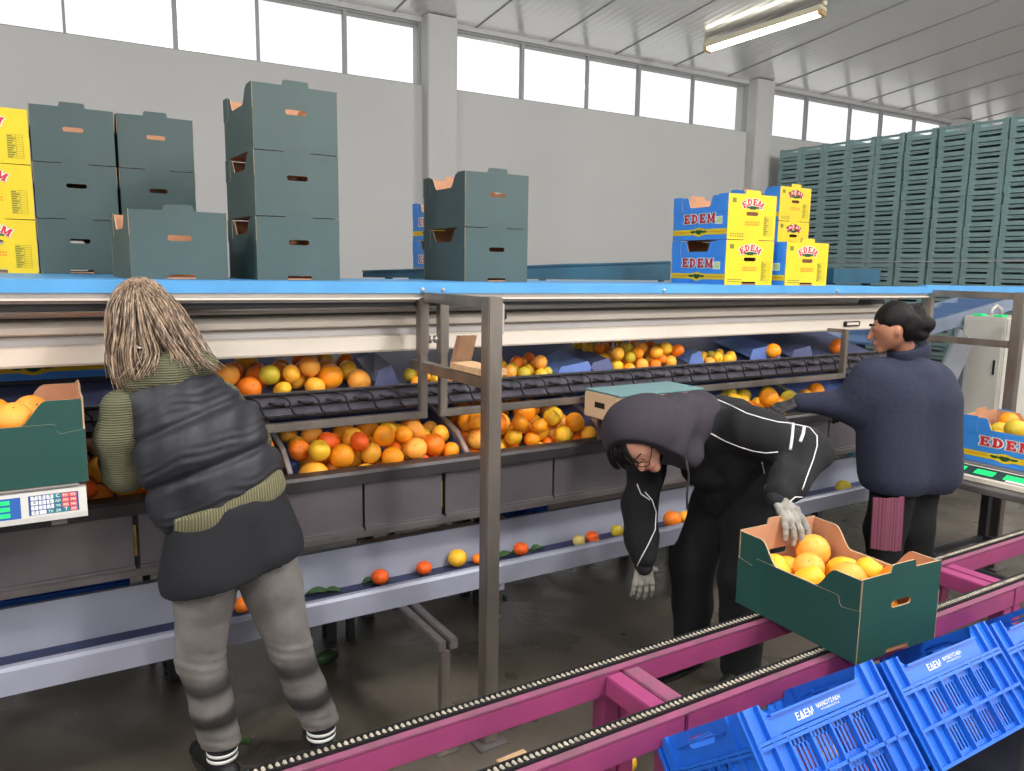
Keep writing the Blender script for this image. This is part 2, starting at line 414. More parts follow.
def chute():
    t=thing('collecting_chute','long low pale grey chute with a navy belt running behind the workers','chute',(1.5,2.85,.42))
    m=MB(); m.prism([(2.69,.433),(2.69,.510),(2.70,.520),(2.722,.520),(2.722,.508),(2.712,.503),(2.712,.463),(2.90,.463),(2.93,.618),(2.95,.618),(2.95,.608),(2.94,.606),(2.91,.433)],-1.6,4.45,'X')
    m.build('trough',CHUTE,t)
    m=MB(); m.box(-1.6,4.45,2.7125,2.898,.4635,.470); m.build('belt',CHUTEB,t)
    for x in (-.95,1.19,3.3):
        m=MB()
        for dx in (-.0235,.0235): m.beam((x+dx,2.35,.413),(x+dx,2.93,.413),.034,.04,bev=.004)
        m.build('support_arm',STEELD,t)
        m=MB(); m.beam((x-.005,2.372,.393),(x-.005,2.372,0),.036,.03,up=(0,1,0),bev=.003); m.box(x-.05,x+.04,2.33,2.41,0,.008); m.build('leg',STEEL,t)
        m=MB(); m.beam((x-.005,2.9,.413),(x-.005,3.36,.413),.036,.03,bev=.003); m.beam((x-.005,3.36,.413),(x-.005,3.36,0),.036,.03,up=(0,1,0),bev=.003); m.build('rear_leg',DARKG,t)
    for x in (1.62,3.0):
        m=MB(); m.box(x-.012,x+.012,2.70,2.712,.40,.433); m.build('bolt_tab',CHUTE,t)
chute()

def conveyor_body():
    t=thing('conveyor_housing','long cream and grey steel conveyor housing under the blue deck','conveyor housing',(1.6,3.1,1.4))
    a,b=X0,4.62
    m=MB(); m.prism([(2.985,1.408),(2.985,1.462),(3.0,1.468),(3.03,1.468),(3.03,1.40),(2.99,1.40)],a,b,'X'); m.build('lower_skirt',CREAM,t)
    m=MB(); m.prism([(3.03,1.44),(3.04,1.495),(3.045,1.502),(3.3,1.502),(3.3,1.44)],a,b,'X'); m.build('return_pan',CREAM2,t)
    m=MB(); m.prism([(3.0,1.508),(3.0,1.528),(3.02,1.545),(3.06,1.552),(3.3,1.552),(3.3,1.503),(3.01,1.503)],a,b,'X'); m.build('middle_skirt',CREAM,t)
    m=MB(); m.cyl((a,3.03,1.578),(b-.3,3.03,1.578),.021,20); m.build('guide_tube',ALU,t,True)
    m=MB(); m.box(a,b,3.05,3.28,1.553,1.60); m.build('inner_box',DARKG,t)
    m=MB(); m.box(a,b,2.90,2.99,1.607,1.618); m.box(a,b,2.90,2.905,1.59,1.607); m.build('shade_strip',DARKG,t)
    m=MB(); m.box(4.15,4.3,2.972,2.985,1.425,1.455,bev=.004); m.build('data_plate',BLACK,t)
    m=MB(); m.box(4.17,4.28,2.968,2.973,1.432,1.448,bev=.002); m.build('plate_face',CREAM,t)
    for x in (-.9,1.35,3.0,4.3):
        m=MB(); m.beam((x,3.25,1.50),(x,3.25,1.375),.04,.04,up=(0,1,0)); m.beam((x,3.25,1.4),(x,3.52,1.4),.04,.03); m.beam((x,3.56,1.4),(x,3.56,0),.05,.05,up=(0,1,0)); m.build('support_post',STEELD,t)
conveyor_body()

DZ=1.69
def dz(x): return DZ-.0095*x*.55
def deck():
    t=thing('blue_deck','long sky blue steel conveyor deck carrying the empty cartons','conveyor deck',(1.6,3.7,1.62))
    a,b=-1.6,4.62
    def pr(m,y0,y1,z0,z1,a=a,b=b,mi=0):
        m.add([(a,y0,dz(a)+z0),(b,y0,dz(b)+z0),(b,y1,dz(b)+z0),(a,y1,dz(a)+z0),(a,y0,dz(a)+z1),(b,y0,dz(b)+z1),(b,y1,dz(b)+z1),(a,y1,dz(a)+z1)],
              [(0,3,2,1),(4,5,6,7),(0,1,5,4),(1,2,6,5),(2,3,7,6),(3,0,4,7)],mi)
        return m
    pr(MB(),2.86,2.90,-.042,0.,-1.6,4.80).build('front_beam',BLUEF,t)
    pr(MB(),2.901,4.95,-.03,-.004,-1.6,.78).build('deck_plate',BLUEF,t)
    pr(MB(),2.901,3.88,-.03,-.004,.781,4.62).build('deck_plate',BLUEF,t)
    pr(MB(),2.868,2.93,-.058,-.043,-1.6,4.80).build('white_trim',ALU,t)
    pr(MB(),2.858,2.93,-.066,-.059,-1.6,4.80).build('cream_trim',CREAM,t)
    pr(MB(),2.895,2.935,-.078,-.067).build('grey_trim',CREAM2,t)
    for x in (1.33,1.42,.3,2.6,3.9):
        m=MB(); m.sphere((x,2.858,dz(x)-.028),.009,12,8); m.build('bolt',ALU,t,True)
    for y,xs in ((3.6,(-1.2,1.35,4.2)),(4.5,(-1.2,.6))):
        for x in xs:
            m=MB(); m.beam((x,y,dz(x)-.031),(x,y,0),.06,.06,up=(0,1,0)); m.build('post',BLUET,t)
    # teal side guards further back
    m=MB(); m.add([(1.6,4.2,dz(2)),(3.86,4.2,dz(3.8)),(3.86,4.2,1.80),(3.0,4.2,1.775),(1.6,4.2,1.705)],[(0,1,2,3,4)])
    m.add([(1.6,4.23,dz(2)),(3.86,4.23,dz(3.8)),(3.86,4.23,1.80),(3.0,4.23,1.775),(1.6,4.23,1.705)],[(4,3,2,1,0)])
    m.beam((3.86,4.215,1.80),(1.6,4.215,1.712),.05,.012,bev=.002); m.beam((3.86,4.215,dz(3.8)),(3.86,4.215,1.80),.04,.02,up=(0,1,0),bev=.002)
    m.build('side_guard',BLUET,t)
    for x in (1.75,2.8,3.8):
        m=MB(); m.box(x-.02,x+.02,4.205,4.225,0,dz(x)); m.build('guard_post',BLUET,t)
    
    # far part of the deck
    t2=thing('blue_beam','sky blue steel beam continuing the deck to the right','beam',(4.9,2.9,0))
    m=MB(); m.beam((4.88,2.95,1.648),(7.6,2.95,1.625),.05,.05); m.build('beam_bar',BLUEF,t2)
    m=MB(); m.beam((7.5,2.95,1.6),(7.5,2.95,0),.06,.06,up=(0,1,0)); m.build('post',BLUEF,t2)
    t3=thing('teal_bin','low teal steel bin on legs between the yellow cartons and crate stacks','bin',(5.7,4.3,0))
    for (x0,x1,y0,y1) in ((5.4,6.0,4.0,4.02),(5.4,6.0,4.58,4.6),(5.4,5.42,4.02,4.58),(5.98,6.0,4.02,4.58)):
        m=MB(); m.box(x0,x1,y0,y1,1.668,1.775); m.build('side_wall',BLUET,t3)
    m=MB(); m.box(5.4,6.0,4.0,4.6,1.66,1.667); m.build('bin_floor',BLUET,t3)
    m=MB(); m.box(5.45,5.5,4.05,4.1,0,1.66); m.box(5.9,5.95,4.05,4.1,0,1.66); m.box(5.45,5.5,4.5,4.55,0,1.66); m.box(5.9,5.95,4.5,4.55,0,1.66); m.build('bin_support',BLUET,t3)
deck()

def side_frame(X,label,right=False):
    t=thing('support_frame',label,'support frame',(X,2.35,0))
    w=.056
    m=MB(); m.box(X-w/2,X+w/2,2.31,2.31+w,0.009,1.648,bev=.004); m.build('post',STEEL,t)
    m=MB(); m.box(X-.06,X+.06,2.28,2.40,0,.008); m.build('foot_plate',STEELD,t)
    m=MB(); m.box(X-.02,X+.02,2.367,2.85,1.605,1.645,bev=.003); m.build('top_bar',STEEL,t)
    m=MB(); m.box(X-.02,X+.02,2.367,2.99,1.325,1.365,bev=.003); m.build('arm',STEEL,t)
    if right:
        m=MB(); m.box(X-.022,X+.022,2.851,2.895,1.20,1.60,bev=.003); m.build('rear_upright',STEEL,t)
    m=MB(); m.box(X+w/2,X+w/2+.012,2.32,2.36,1.52,1.625,bev=.002); m.build('side_bracket',CREAM2,t)
    m=MB(); m.box(X+w/2+.012,X+w/2+.03,2.33,2.35,1.565,1.60,bev=.006); m.build('rubber_stop',RUB,t)
side_frame(1.348,'grey square steel frame standing in the aisle at the middle of the picture')
side_frame(4.84,'brown grey steel frame post behind the scale at the right edge',True)

def hanger(xa,xb,label,left,short=False):
    # U-shaped hanging rail frame in front of the upper tray
    t=thing('hanging_rail',label,'rail frame',(xa,2.88,1.17))
    for x in (xa,xb):
        if short and x==xb:
            m=MB(); m.box(x-.016,x+.016,2.856,2.888,1.165,1.40,bev=.003); m.box(x-.012,x+.012,2.86,3.0,1.40,1.42); m.build('hanger_bar',STEEL,t); continue
        m=MB(); m.box(x-.02,x+.02,2.852,2.892,1.40,1.623,bev=.003); m.build('hanger_sleeve',STEEL,t)
        m=MB(); m.box(x-.016,x+.016,2.856,2.888,1.165,1.42,bev=.003); m.build('hanger_bar',STEEL,t)
        m=MB(); dx=-1 if x==xb else 1
        m.cyl((x-dx*.02,2.872,1.455),(x-dx*.05,2.872,1.455),.006,8); m.cyl((x-dx*.03,2.872,1.455),(x-dx*.037,2.872,1.455),.016,10); m.build('wing_bolt',ALU,t,True)
    m=MB(); m.box(xa-.016,xb+.016,2.856,2.888,1.135,1.165,bev=.003); m.build('front_rail',STEEL,t)
hanger(.27,1.335,'steel U-shaped rail over the left bin, left of the grey post',1)
hanger(1.425,4.02,'long steel U-shaped rail over the bins right of the grey post',0,True)
m=MB(); m.box(1.33,1.43,2.37,2.62,1.368,1.392,bev=.002)
tg=tag(m.build('wooden_board',WOOD),'small pale wooden board lying on the arm of the steel frame','board')
m=MB(); m.prism([(2.66,1.372),(2.70,1.372),(2.64,1.49),(2.61,1.49)],1.37,1.44,'X')
tag(m.build('wooden_wedge',mat('brown_wood',(160,124,96),.7,var=.2,vscale=10)),'brown wooden wedge leaning upright on the steel frame arm','wedge')

def back_machine():
    # dark machinery seen through the gaps behind the trays
    t=thing('rear_conveyor','dark rear conveyor line with blue and teal frames behind the upper tray','conveyor',(1.5,4.1,0))
    m=MB(); m.box(-1.5,4.6,4.05,4.09,.9,1.27); m.build('dark_panel',DARKG,t)
    m=MB(); m.box(-1.5,5.6,4.0,4.04,1.275,1.295); m.build('pale_rail',CREAM2,t)
    m=MB(); m.box(-1.5,5.6,4.3,4.36,1.36,1.42); m.build('teal_beam',BLUET,t)
    m=MB(); m.box(-1.5,4.6,3.7,4.04,.93,.96); m.build('belt',RUB,t)
    for x in (-1,.2,1.1,2.2,3.2,4.2):
        m=MB(); m.beam((x,4.2,0),(x,4.2,1.56),.07,.07,up=(0,1,0)); m.build('post',BLUET,t)
    for i in range(34):
        x=1.35+i*.045
        m=MB(); m.box(x,x+.02,3.97,3.99,1.20,1.33,bev=.004); m.build('finger',BLACK if i%2 else DARKG,t)
    m=MB(); m.box(.62,1.15,3.62,3.9,1.28,1.30); m.build('blue_tray',EBLUE,t)
    m=MB(); m.box(2.9,3.9,3.75,3.8,1.30,1.37); m.build('pale_guard',BLUEP,t)
    m=MB(); m.box(3.9,4.5,3.75,4.0,1.2,1.40); m.build('grey_box',CREAM2,t)
back_machine()

def incline(p0,p1,w,label,mat_side,mat_in):
    t=thing('inclined_conveyor',label,'conveyor',tuple(p0))
    p0=Vector(p0);p1=Vector(p1);d=(p1-p0).normalized(); s=d.cross(Vector((0,0,1))).normalized()
    for k in (-1,1):
        m=MB(); m.beam(p0+s*k*w/2,p1+s*k*w/2,.03,.11); m.build('side_rail',mat_side,t)
    m=MB(); m.beam(p0,p1,w-.04,.02); m.build('belt',mat_in,t)
    n=int((p1-p0).length/.28)
    for i in range(1,n):
        c=p0+(p1-p0)*i/n; m=MB(); m.beam(c-s*(w/2-.03)+Vector((0,0,.03)),c+s*(w/2-.03)+Vector((0,0,.03)),.02,.05); m.build('cleat',mat_in,t)
    m=MB(); q=p0+(p1-p0)*.75; m.beam(q-Vector((0,0,.06)),(q.x,q.y,0),.06,.06,up=(0,1,0)); q=p0+(p1-p0)*.2; m.beam(q-Vector((0,0,.06)),(q.x,q.y,0),.06,.06,up=(0,1,0)); m.build('support_leg',mat_side,t)
incline((5.3,3.75,1.22),(8.1,3.9,1.58),.42,'grey and blue cleated conveyor climbing right behind the cabinet',mat('blue_grey_steel',(128,138,158),.45,.2,var=.1,vscale=4),mat('bright_blue_belt',(92,118,156),.5))
incline((5.0,4.75,1.2),(7.6,4.8,1.4),.4,'second inclined conveyor, further back beneath the crate stacks',DARKG,mat('pale_blue_belt',(110,150,190),.5))
m=MB(); P0=[(5.75,3.30,.98),(5.98,3.30,.86),(6.42,3.42,1.20),(6.22,3.42,1.32)]
m.add([p for p in P0]+[(x,y+.02,z) for x,y,z in P0],[(0,1,2,3),(7,6,5,4),(0,4,5,1),(1,5,6,2),(2,6,7,3),(3,7,4,0)])
m.beam((5.86,3.32,.95),(5.86,3.32,0),.04,.04,up=(0,1,0)); m.beam((6.32,3.43,1.24),(6.32,3.43,0),.04,.04,up=(0,1,0))
tag(m.build('metal_slide',mat('grey_slide_steel',(130,132,138),.45,.3)),'grey sheet metal slide leaning left of the beige cabinet','slide')

def cabinet():
    t=thing('control_cabinet','tall beige steel control cabinet with two green lamps on top','cabinet',(6.8,3.4,0))
    CB=mat('beige_cabinet_steel',(196,192,182),.5,var=.05,vscale=1.5)
    m=MB(); m.box(6.56,7.05,3.25,3.6,.1,1.41,bev=.012); m.build('body',CB,t)
    m=MB(); m.box(6.545,6.56,3.27,3.58,.14,1.385,bev=.004); d=m.build('door',CB,t)
    m=MB(); m.box(6.533,6.545,3.30,3.315,.95,1.07,bev=.003); m.build('handle',BLACK,d)
    m=MB(); m.box(6.58,7.03,3.27,3.58,0,.1); m.build('plinth',DARKG,t)
    g=mat('green_lamp',(40,200,120),.4,emit=.6)
    for y in (3.30,3.46):
        m=MB(); m.box(6.57,6.66,y,y+.07,1.41,1.428,bev=.004); m.build('signal_lamp',g,t)
    m=MB(); m.tube([(6.8,3.5,1.41),(6.8,3.5,1.46),(6.86,3.5,1.49),(6.94,3.5,1.46),(6.96,3.5,1.41)],.016,8); m.build('cable_loop',CREAM2,t,True)
    t=thing('white_cabinet','white metal cabinet partly outside the right edge behind the steel post','cabinet',(7.6,3.2,0))
    m=MB(); m.box(7.25,8.0,3.05,3.5,.1,1.32,bev=.01); m.build('body',mat('white_cabinet',(206,206,204),.5),t)
    m=MB(); m.box(7.28,7.97,3.035,3.05,.14,1.28,bev=.003); m.build('door',mat('white_cabinet',(206,206,204),.5),t)
    m=MB(); m.box(7.28,7.97,3.08,3.48,0,.1); m.build('plinth',DARKG,t)
cabinet()

# cream sideboards and clutter behind the chute
m=MB(); m.box(1.25,2.05,3.16,3.42,.44,.455); m.beam((1.3,3.38,.44),(1.3,3.38,.363),.03,.03,up=(0,1,0)); m.beam((2.0,3.38,.44),(2.0,3.38,.363),.03,.03,up=(0,1,0)); m.beam((1.3,3.16,.44),(1.3,3.16,.363),.03,.03,up=(0,1,0)); m.beam((2.0,3.16,.44),(2.0,3.16,.363),.03,.03,up=(0,1,0))
tag(m.build('low_shelf',WOOD),'low pale board shelf behind the chute left of the steel post','shelf')
m=MB(); m.box(2.15,3.6,3.14,3.155,.363,.66); m.box(2.15,3.6,3.13,3.14,.64,.66)
tag(m.build('cream_panel',CREAM),'cream steel panel standing on the shelf under the bench behind the chute','panel')
for (x,y,s,r) in ((.98,3.0,.7,.3),(1.05,3.1,1,.9),(1.2,3.02,.8,2.2)): pass

# ------------------------------------------------------------------ pink chain conveyor
RZ=.64
def pink():
    t=thing('chain_conveyor','magenta steel chain conveyor with two rails crossing the lower right','conveyor',(1.35,1.5,0))
    for nm,Y,sg in (('far',1.625,1),('near',1.365,-1)):
        for a,b in ((-.2,1.352),(1.358,2.95),(2.956,5.2)):
            m=MB(); m.box(a,b,Y-.028,Y+.028,RZ-.075,RZ-.008,bev=.004); m.build('side_rail',PINK,t)
        m=MB(); m.box(-.2,5.2,Y-.028,Y-.006,RZ-.008,RZ-.003); m.build('wear_strip',PINKW,t)
        m=MB(); m.box(-.2,5.2,Y-.004,Y+.002,RZ-.008,RZ+.004); m.box(-.2,5.2,Y+.022,Y+.028,RZ-.008,RZ+.004); m.build('chain_guide',BLACK,t)
        m=MB(); x=-.2; p=.0159
        i=0
        while x<5.2:
            m.cyl((x,Y+.004,RZ-.001),(x,Y+.02,RZ-.001),.0052,8)
            yy=Y+.006 if i%2 else Y+.0075
            m.box(x-.001,x+p+.001,yy-.0012,yy,RZ-.006,RZ+.003,1); m.box(x-.001,x+p+.001,Y+.018,Y+.0192,RZ-.006,RZ+.003,1); m.box(x+.0058,x+p-.0058,Y+.0075,Y+.0175,RZ-.004,RZ+.0015,1)
            x+=p; i+=1
        o=m.build('chain',[CHAIN,RUB],t); tag(o,None,None,kind='stuff')
        for x in (1.325,1.387,-.12,2.92,2.985,4.6,4.66):
            m=MB(); m.box(x-.027,x+.027,Y-.026,Y+.026,.006,RZ-.076,bev=.003); m.build('leg',PINK,t)
            m=MB(); m.box(x-.031,x+.031,Y-.06,Y+.06,0,.006); m.build('foot_plate',PINKW,t)
    for x in (1.325,1.387,2.92,2.985,4.63):
        m=MB(); m.box(x-.027,x+.027,1.394,1.596,RZ-.07,RZ-.012,bev=.003); m.build('cross_bar',PINKW if x>1.35 and x<1.4 else PINK,t)
pink()

# ------------------------------------------------------------------ block letters
def glyph(ch,e=0.):
    """slab letter as quads in a unit box, grown by e"""
    R=[]
    def r(x0,y0,x1,y1): R.append([(x0-e,y0-e),(x1+e,y0-e),(x1+e,y1+e),(x0-e,y1+e)])
    if ch=='E':
        r(.08,0,.36,1); r(0,0,.2,.14); r(0,.86,.2,1); r(.1,0,.82,.17); r(.1,.83,.78,1); r(.64,0,.82,.32); r(.62,.7,.78,1); r(.3,.42,.58,.58); r(.5,.34,.62,.66)
    if ch=='D':
        r(.08,0,.36,1); r(0,0,.4,.15); r(0,.85,.4,1)
        n=12
        for i in range(n):
            a=-PI/2+PI*i/n; b=-PI/2+PI*(i+1)/n
            o=lambda t,rx,ry:(.36+math.cos(t)*rx,.5+math.sin(t)*ry)
            R.append([o(a,.22-e,.34-e),o(a,.5+e,.5+e),o(b,.5+e,.5+e),o(b,.22-e,.34-e)])
    if ch=='M':
        r(.06,0,.26,1); r(.76,0,1.0,1); r(0,0,.34,.14); r(.68,0,1.08,.14); r(0,.86,.26,1); r(.8,.86,1.08,1)
        R.append([(.06-e,1+e),(.32+e,1+e),(.60+e,.12-e),(.46-e,.12-e)]); R.append([(.76-e,1+e),(.96+e,1+e),(.60+e,.12-e),(.46-e,.12-e)])
    return R
WID={'E':.82,'D':.88,'M':1.08}
def word_mesh(word,h,kind='line',rad=.0,name='word',e=.0,w=-.0012,gap=.16,ww=1.05):
    """lettering in (u,v) plane centred on origin; arc when rad"""
    m=MB(); tot=sum(WID[c] for c in word)+gap*(len(word)-1)
    x=-tot/2
    for c in word:
        cx=(x+WID[c]/2)*h*ww
        for q in glyph(c,e):
            pts=[]
            for (a,b) in q:
                u=(a-WID[c]/2)*h*ww; v=(b-.5)*h
                if rad:
                    th=cx/rad; vv=v+rad
                    pts.append((vv*math.sin(th)+u*math.cos(th), vv*math.cos(th)-u*math.sin(th)-rad, w))
                else: pts.append((cx+u,v,w))
            m.add(pts,[(0,1,2,3)])
        x+=WID[c]+gap
    return m

# ------------------------------------------------------------------ cartons
CW,CL,CH_=.35,.475,.26
def rr(cx,cy,w,h,r=None,n=5):
    r=min(w,h)/2*.98 if r is None else r; P=[]
    for (sx,sy,a0) in ((1,1,0),(-1,1,90),(-1,-1,180),(1,-1,270)):
        for i in range(n+1):
            a=math.radians(a0+90*i/n); P.append((cx+sx*(w/2-r)+r*math.cos(a), cy+sy*(h/2-r)+r*math.sin(a)))
    return P
def end_outline(W,H):
    t=.052
    return [(-W/2,0),(-.052,0),(-.05,.018),(.05,.018),(.052,0),(W/2,0),(W/2,H-.003),(t+.004,H-.002),(t,H+.016),(t-.006,H+.02),(-t+.006,H+.02),(-t,H+.016),(-t-.004,H-.002),(-W/2,H-.003)]
def side_outline(L,H,depth,ta,tb,drop=0.0):
    a,b=ta*L,tb*L
    P=[(-L/2,0),(L/2,0),(L/2,H-.004)]
    def curve(s):
        out=[]
        for i in range(7):
            t=i/6.; q=t*t*(3-2*t); out.append((s*(a+(b-a)*t),H-.004-depth*q))
        return out
    P+=curve(1)+[(x,z) for x,z in reversed(curve(-1))]+[(-L/2,H-.004)]
    return P
def Mend(s,L):   # panel facing -Y (s=-1) or +Y
    # u,v,w -> x,z,y
    if s<0: return Matrix(((1,0,0,0),(0,0,1,-L/2),(0,1,0,0),(0,0,0,1)))
    return Matrix(((-1,0,0,0),(0,0,-1,L/2),(0,1,0,0),(0,0,0,1)))
def Mside(s,W):
    if s<0: return Matrix(((0,0,1,-W/2),(-1,0,0,0),(0,1,0,0),(0,0,0,1)))
    return Matrix(((0,0,-1,W/2),(1,0,0,0),(0,1,0,0),(0,0,0,1)))
def lp(u,v): return (u,v)
def make_carton(kind,label,H=CH_,W=CW,L=CL,deep=None):
    t=thing('carton',label,'carton')
    if kind=='edem': me,ms=EYEL,EBLUE
    elif kind=='deep': me,ms=GREEND,GREEND
    else: me,ms=GREEN,GREEN
    T=.005
    m=MB(); m.box(-W/2+T,W/2-T,-L/2+T,L/2-T,.002,.007); m.build('base',KRAFT,t,world=False)
    for s in (-1,1):
        m=MB(); m.plate(end_outline(W,H),[rr(0,H*(.57 if kind=='edem' else .60),.088,.021)],T,Mend(s,L),(0,1,2)); e=m.build('end_panel',[me,KRAFT,KRAFTE],t,world=False)
        m=MB()
        dp,ta,tb=(.062,.30,.17) if kind=='green' else ((.06,.24,.17) if kind=='edem' else (.07,.31,.16))
        m.plate(side_outline(L-2*T-.001,H-.003,dp,ta,tb),[],T,Mside(s,W),(0,1,2)); sd=m.build('side_panel',[ms,KRAFT,KRAFTE],t,world=False)
        # corner flaps folded over the long side
        if kind=='deep':
            L2=L/2-.0005; lo_=H*.60; hi_=H-.076
            q=[(-L2,0),(L2,0),(L2,lo_+.006),(L2-.062,lo_-.004),(L2-.070,lo_+.004),(L2-.074,hi_-.004),(L2-.082,hi_),(-L2+.082,hi_),(-L2+.074,hi_-.004),(-L2+.070,lo_+.004),(-L2+.062,lo_-.004),(-L2,lo_+.006)]
            f=MB(); f.plate(q,[],.0028,Mside(s,W)@Matrix.Translation((0,0,-.0031)),(0,1,2)); f.build('outer_wrap',[ms,KRAFT,KRAFTE],t,world=False)
        for k in (() if kind=='deep' else (-1,1)):
            f=MB(); L2=L/2-.0005; a=.33*L/2*1.0
            q=[(k*L2,H-.001),(k*(L2-.082),H-.001),(k*(L2-.082),H-.085),(k*(L2-.07),H-.098),(k*L2,H-.098)]
            if k>0: q=q[::-1]
            MM=Mside(s,W)@Matrix.Translation((0,0,-.0022)); f.plate(q,[],.0018,MM,(0,0,2)); f.build('corner_flap',[ms,KRAFT,KRAFTE],t,world=False)
        # kraft top fold on the ends
        if kind=='edem':
            off=lambda M:M@Matrix.Translation((0,0,-.0008))
            Me=off(Mend(s,L)); Ms=off(Mside(s,W))
            def quad(mm,M,x0,y0,x1,y1,w=0): mm.add([(x0,y0,w),(x1,y0,w),(x1,y1,w),(x0,y1,w)],[(0,1,2,3)],0,M)
            wm=word_mesh('EDEM',.036,rad=.12,e=.1,w=0,ww=1.1); a=MB(); a.add(wm.v,wm.f,0,Me@Matrix.Translation((0,H*.83,0))); a.build('letter_outline',WHITE,e,world=False)
            wm=word_mesh('EDEM',.036,rad=.12,w=-.0006,ww=1.1); a=MB(); a.add(wm.v,wm.f,0,Me@Matrix.Translation((0,H*.83,0))); a.build('lettering',RED,e,world=False)
            a=MB(); 
            for (x,y,w_,h_) in ((-.03,.705,.03,.010),(.0,.70,.045,.018),(.03,.705,.035,.010)): quad(a,Me,x-w_/2,H*y-h_/2,x+w_/2,H*y+h_/2)
            a.build('emblem',INKG,e,world=False)
            a=MB()
            for r_ in range(2):
                for i in range(10): quad(a,Me,-.052+i*.0108,H*(.37-.055*r_),-.052+i*.0108+.008,H*(.37-.055*r_)+.009)
            a.build('small_print',INKO,e,world=False)['kind']='stuff'
            a=MB()
            for i in range(11): quad(a,Me,.085,H*(.10+.042*i),.15,H*(.10+.042*i)+.0012); 
            for i in range(10): quad(a,Me,.088,H*(.11+.042*i),.088+.02+.006*(i%3),H*(.11+.042*i)+.005)
            for x in (.122,.15): quad(a,Me,x,H*.10,x+.0012,H*.52)
            quad(a,Me,-.15,H*.80,-.12,H*.90)
            for i in range(2):
                for j in range(6): quad(a,Me,-.155+j*.017,H*(.06+.05*i),-.155+j*.017+.012,H*(.06+.05*i)+.006)
            a.build('printed_table',INKK,e,world=False)['kind']='stuff'
            a=MB(); quad(a,Ms,-L/2+.003,.028,L/2-.003,.06); 
            a.add([(-.05,.028,0),(0,.016,0),(.05,.028,0)],[(0,1,2)],0,Ms); a.add([(-.05,.06,0),(.0,.07,0),(.05,.06,0)],[(0,1,2)],0,Ms)
            a.build('yellow_band',EYEL,sd,world=False)
            a=MB()
            for (x,y,w_,h_) in ((-.05,.046,.05,.014),(.0,.045,.06,.026),(.045,.046,.05,.012)): 
                a.add([(x+w_/2*math.cos(q),y+h_/2*math.sin(q)*(1+.25*math.sin(3*q)),-.0006) for q in [2*PI*i/14 for i in range(14)]],[tuple(range(14))],0,Ms)
            a.build('emblem',INKG,sd,world=False)
            a=MB()
            for i in range(12): quad(a,Ms,-L/2+.02+i*.0115,.041,-L/2+.028+i*.0115,.048,-.0004); quad(a,Ms,L/2-.028-i*.0115,.041,L/2-.02-i*.0115,.048,-.0004)
            a.build('small_print',INKO,sd,world=False)['kind']='stuff'
            wm=word_mesh('EDEM',.05,e=.11,w=0,ww=1.25,gap=.24); a=MB(); a.add(wm.v,wm.f,0,Ms@Matrix.Translation((0,H*.48,0))); a.build('letter_outline',WHITE,sd,world=False)
            wm=word_mesh('EDEM',.05,w=-.0006,ww=1.25,gap=.24); a=MB(); a.add(wm.v,wm.f,0,Ms@Matrix.Translation((0,H*.48,0))); a.build('lettering',RED,sd,world=False)
            a=MB(); quad(a,Ms,.135,.085,.195,.128); a.build('sticker',WHITE,sd,world=False)
            a=MB(); quad(a,Ms,.15,.09,.19,.123,-.0005); a.build('sticker_print',mat('pale_green_print',(196,214,140),.6),sd,world=False)
    return t
green0=make_carton('green','x'); edem0=make_carton('edem','x',H=.25); deep0=make_carton('deep','x',H=.255)
used=set()
def carton(src,x,y,z,rz,label,group=None,rx=0,ry=0):
    o=src if src.name not in used else copy_tree(src)
    used.add(src.name); used.add(o.name)
    o.location=(x,y,z); o.rotation_euler=(rx,ry,rz); o['label']=label
    if group: o['group']=group
    return o
R_=math.radians
P_=CH_+.001
# ------------------------------------------------------------------ cartons on the deck
DC=dz(1)-.004
YF=4.62
g='grey-green cartons at the back left of the deck'
for i in range(3):
    pos=['bottom','middle','topmost'][i]
    carton(edem0,-.132,4.64,dz(0)-.004+i*.251,0,'yellow EDEM carton at the left edge of the picture, %s of its stack'%pos,'yellow and blue cartons on the left')
    carton(green0,.226,4.64,dz(0)-.004+i*P_,0,'grey-green carton beside the yellow stack at far left, %s of three'%pos,g)
    carton(green0,.592,4.66,dz(0)-.004+i*P_,0,'grey-green carton in the second stack from the left, %s of three'%pos,g)
    carton(green0,.971,3.551,dz(1)-.004+i*P_,R_(1.3),'grey-green carton in the tall three-high stack nearest the deck edge, %s'%pos,'three-high carton stack')
carton(green0,.492,3.50,dz(.5)-.004,R_(2.6),'single grey-green carton standing alone behind the woman in the vest')
for i in range(2):
    pos=['lower','upper'][i]
    carton(green0,1.966,3.6,dz(2)-.004+i*P_,R_(-.7),'%s grey-green carton of the two-high stack in the middle of the deck'%pos,'two-high carton stack')
    carton(edem0,3.49,3.36,dz(3.5)-.004+i*.251,R_(-4.7),'%s blue and yellow EDEM carton of the large front pair'%pos,'blue and yellow cartons')
    carton(edem0,2.50,4.92,dz(2.5)-.004+i*.251,0,'%s blue carton peeping out behind the middle green stack'%pos,'blue and yellow cartons behind')
carton(edem0,3.88,3.29,dz(3.9)-.004,R_(-2),'single blue and yellow EDEM carton right of the front pair')
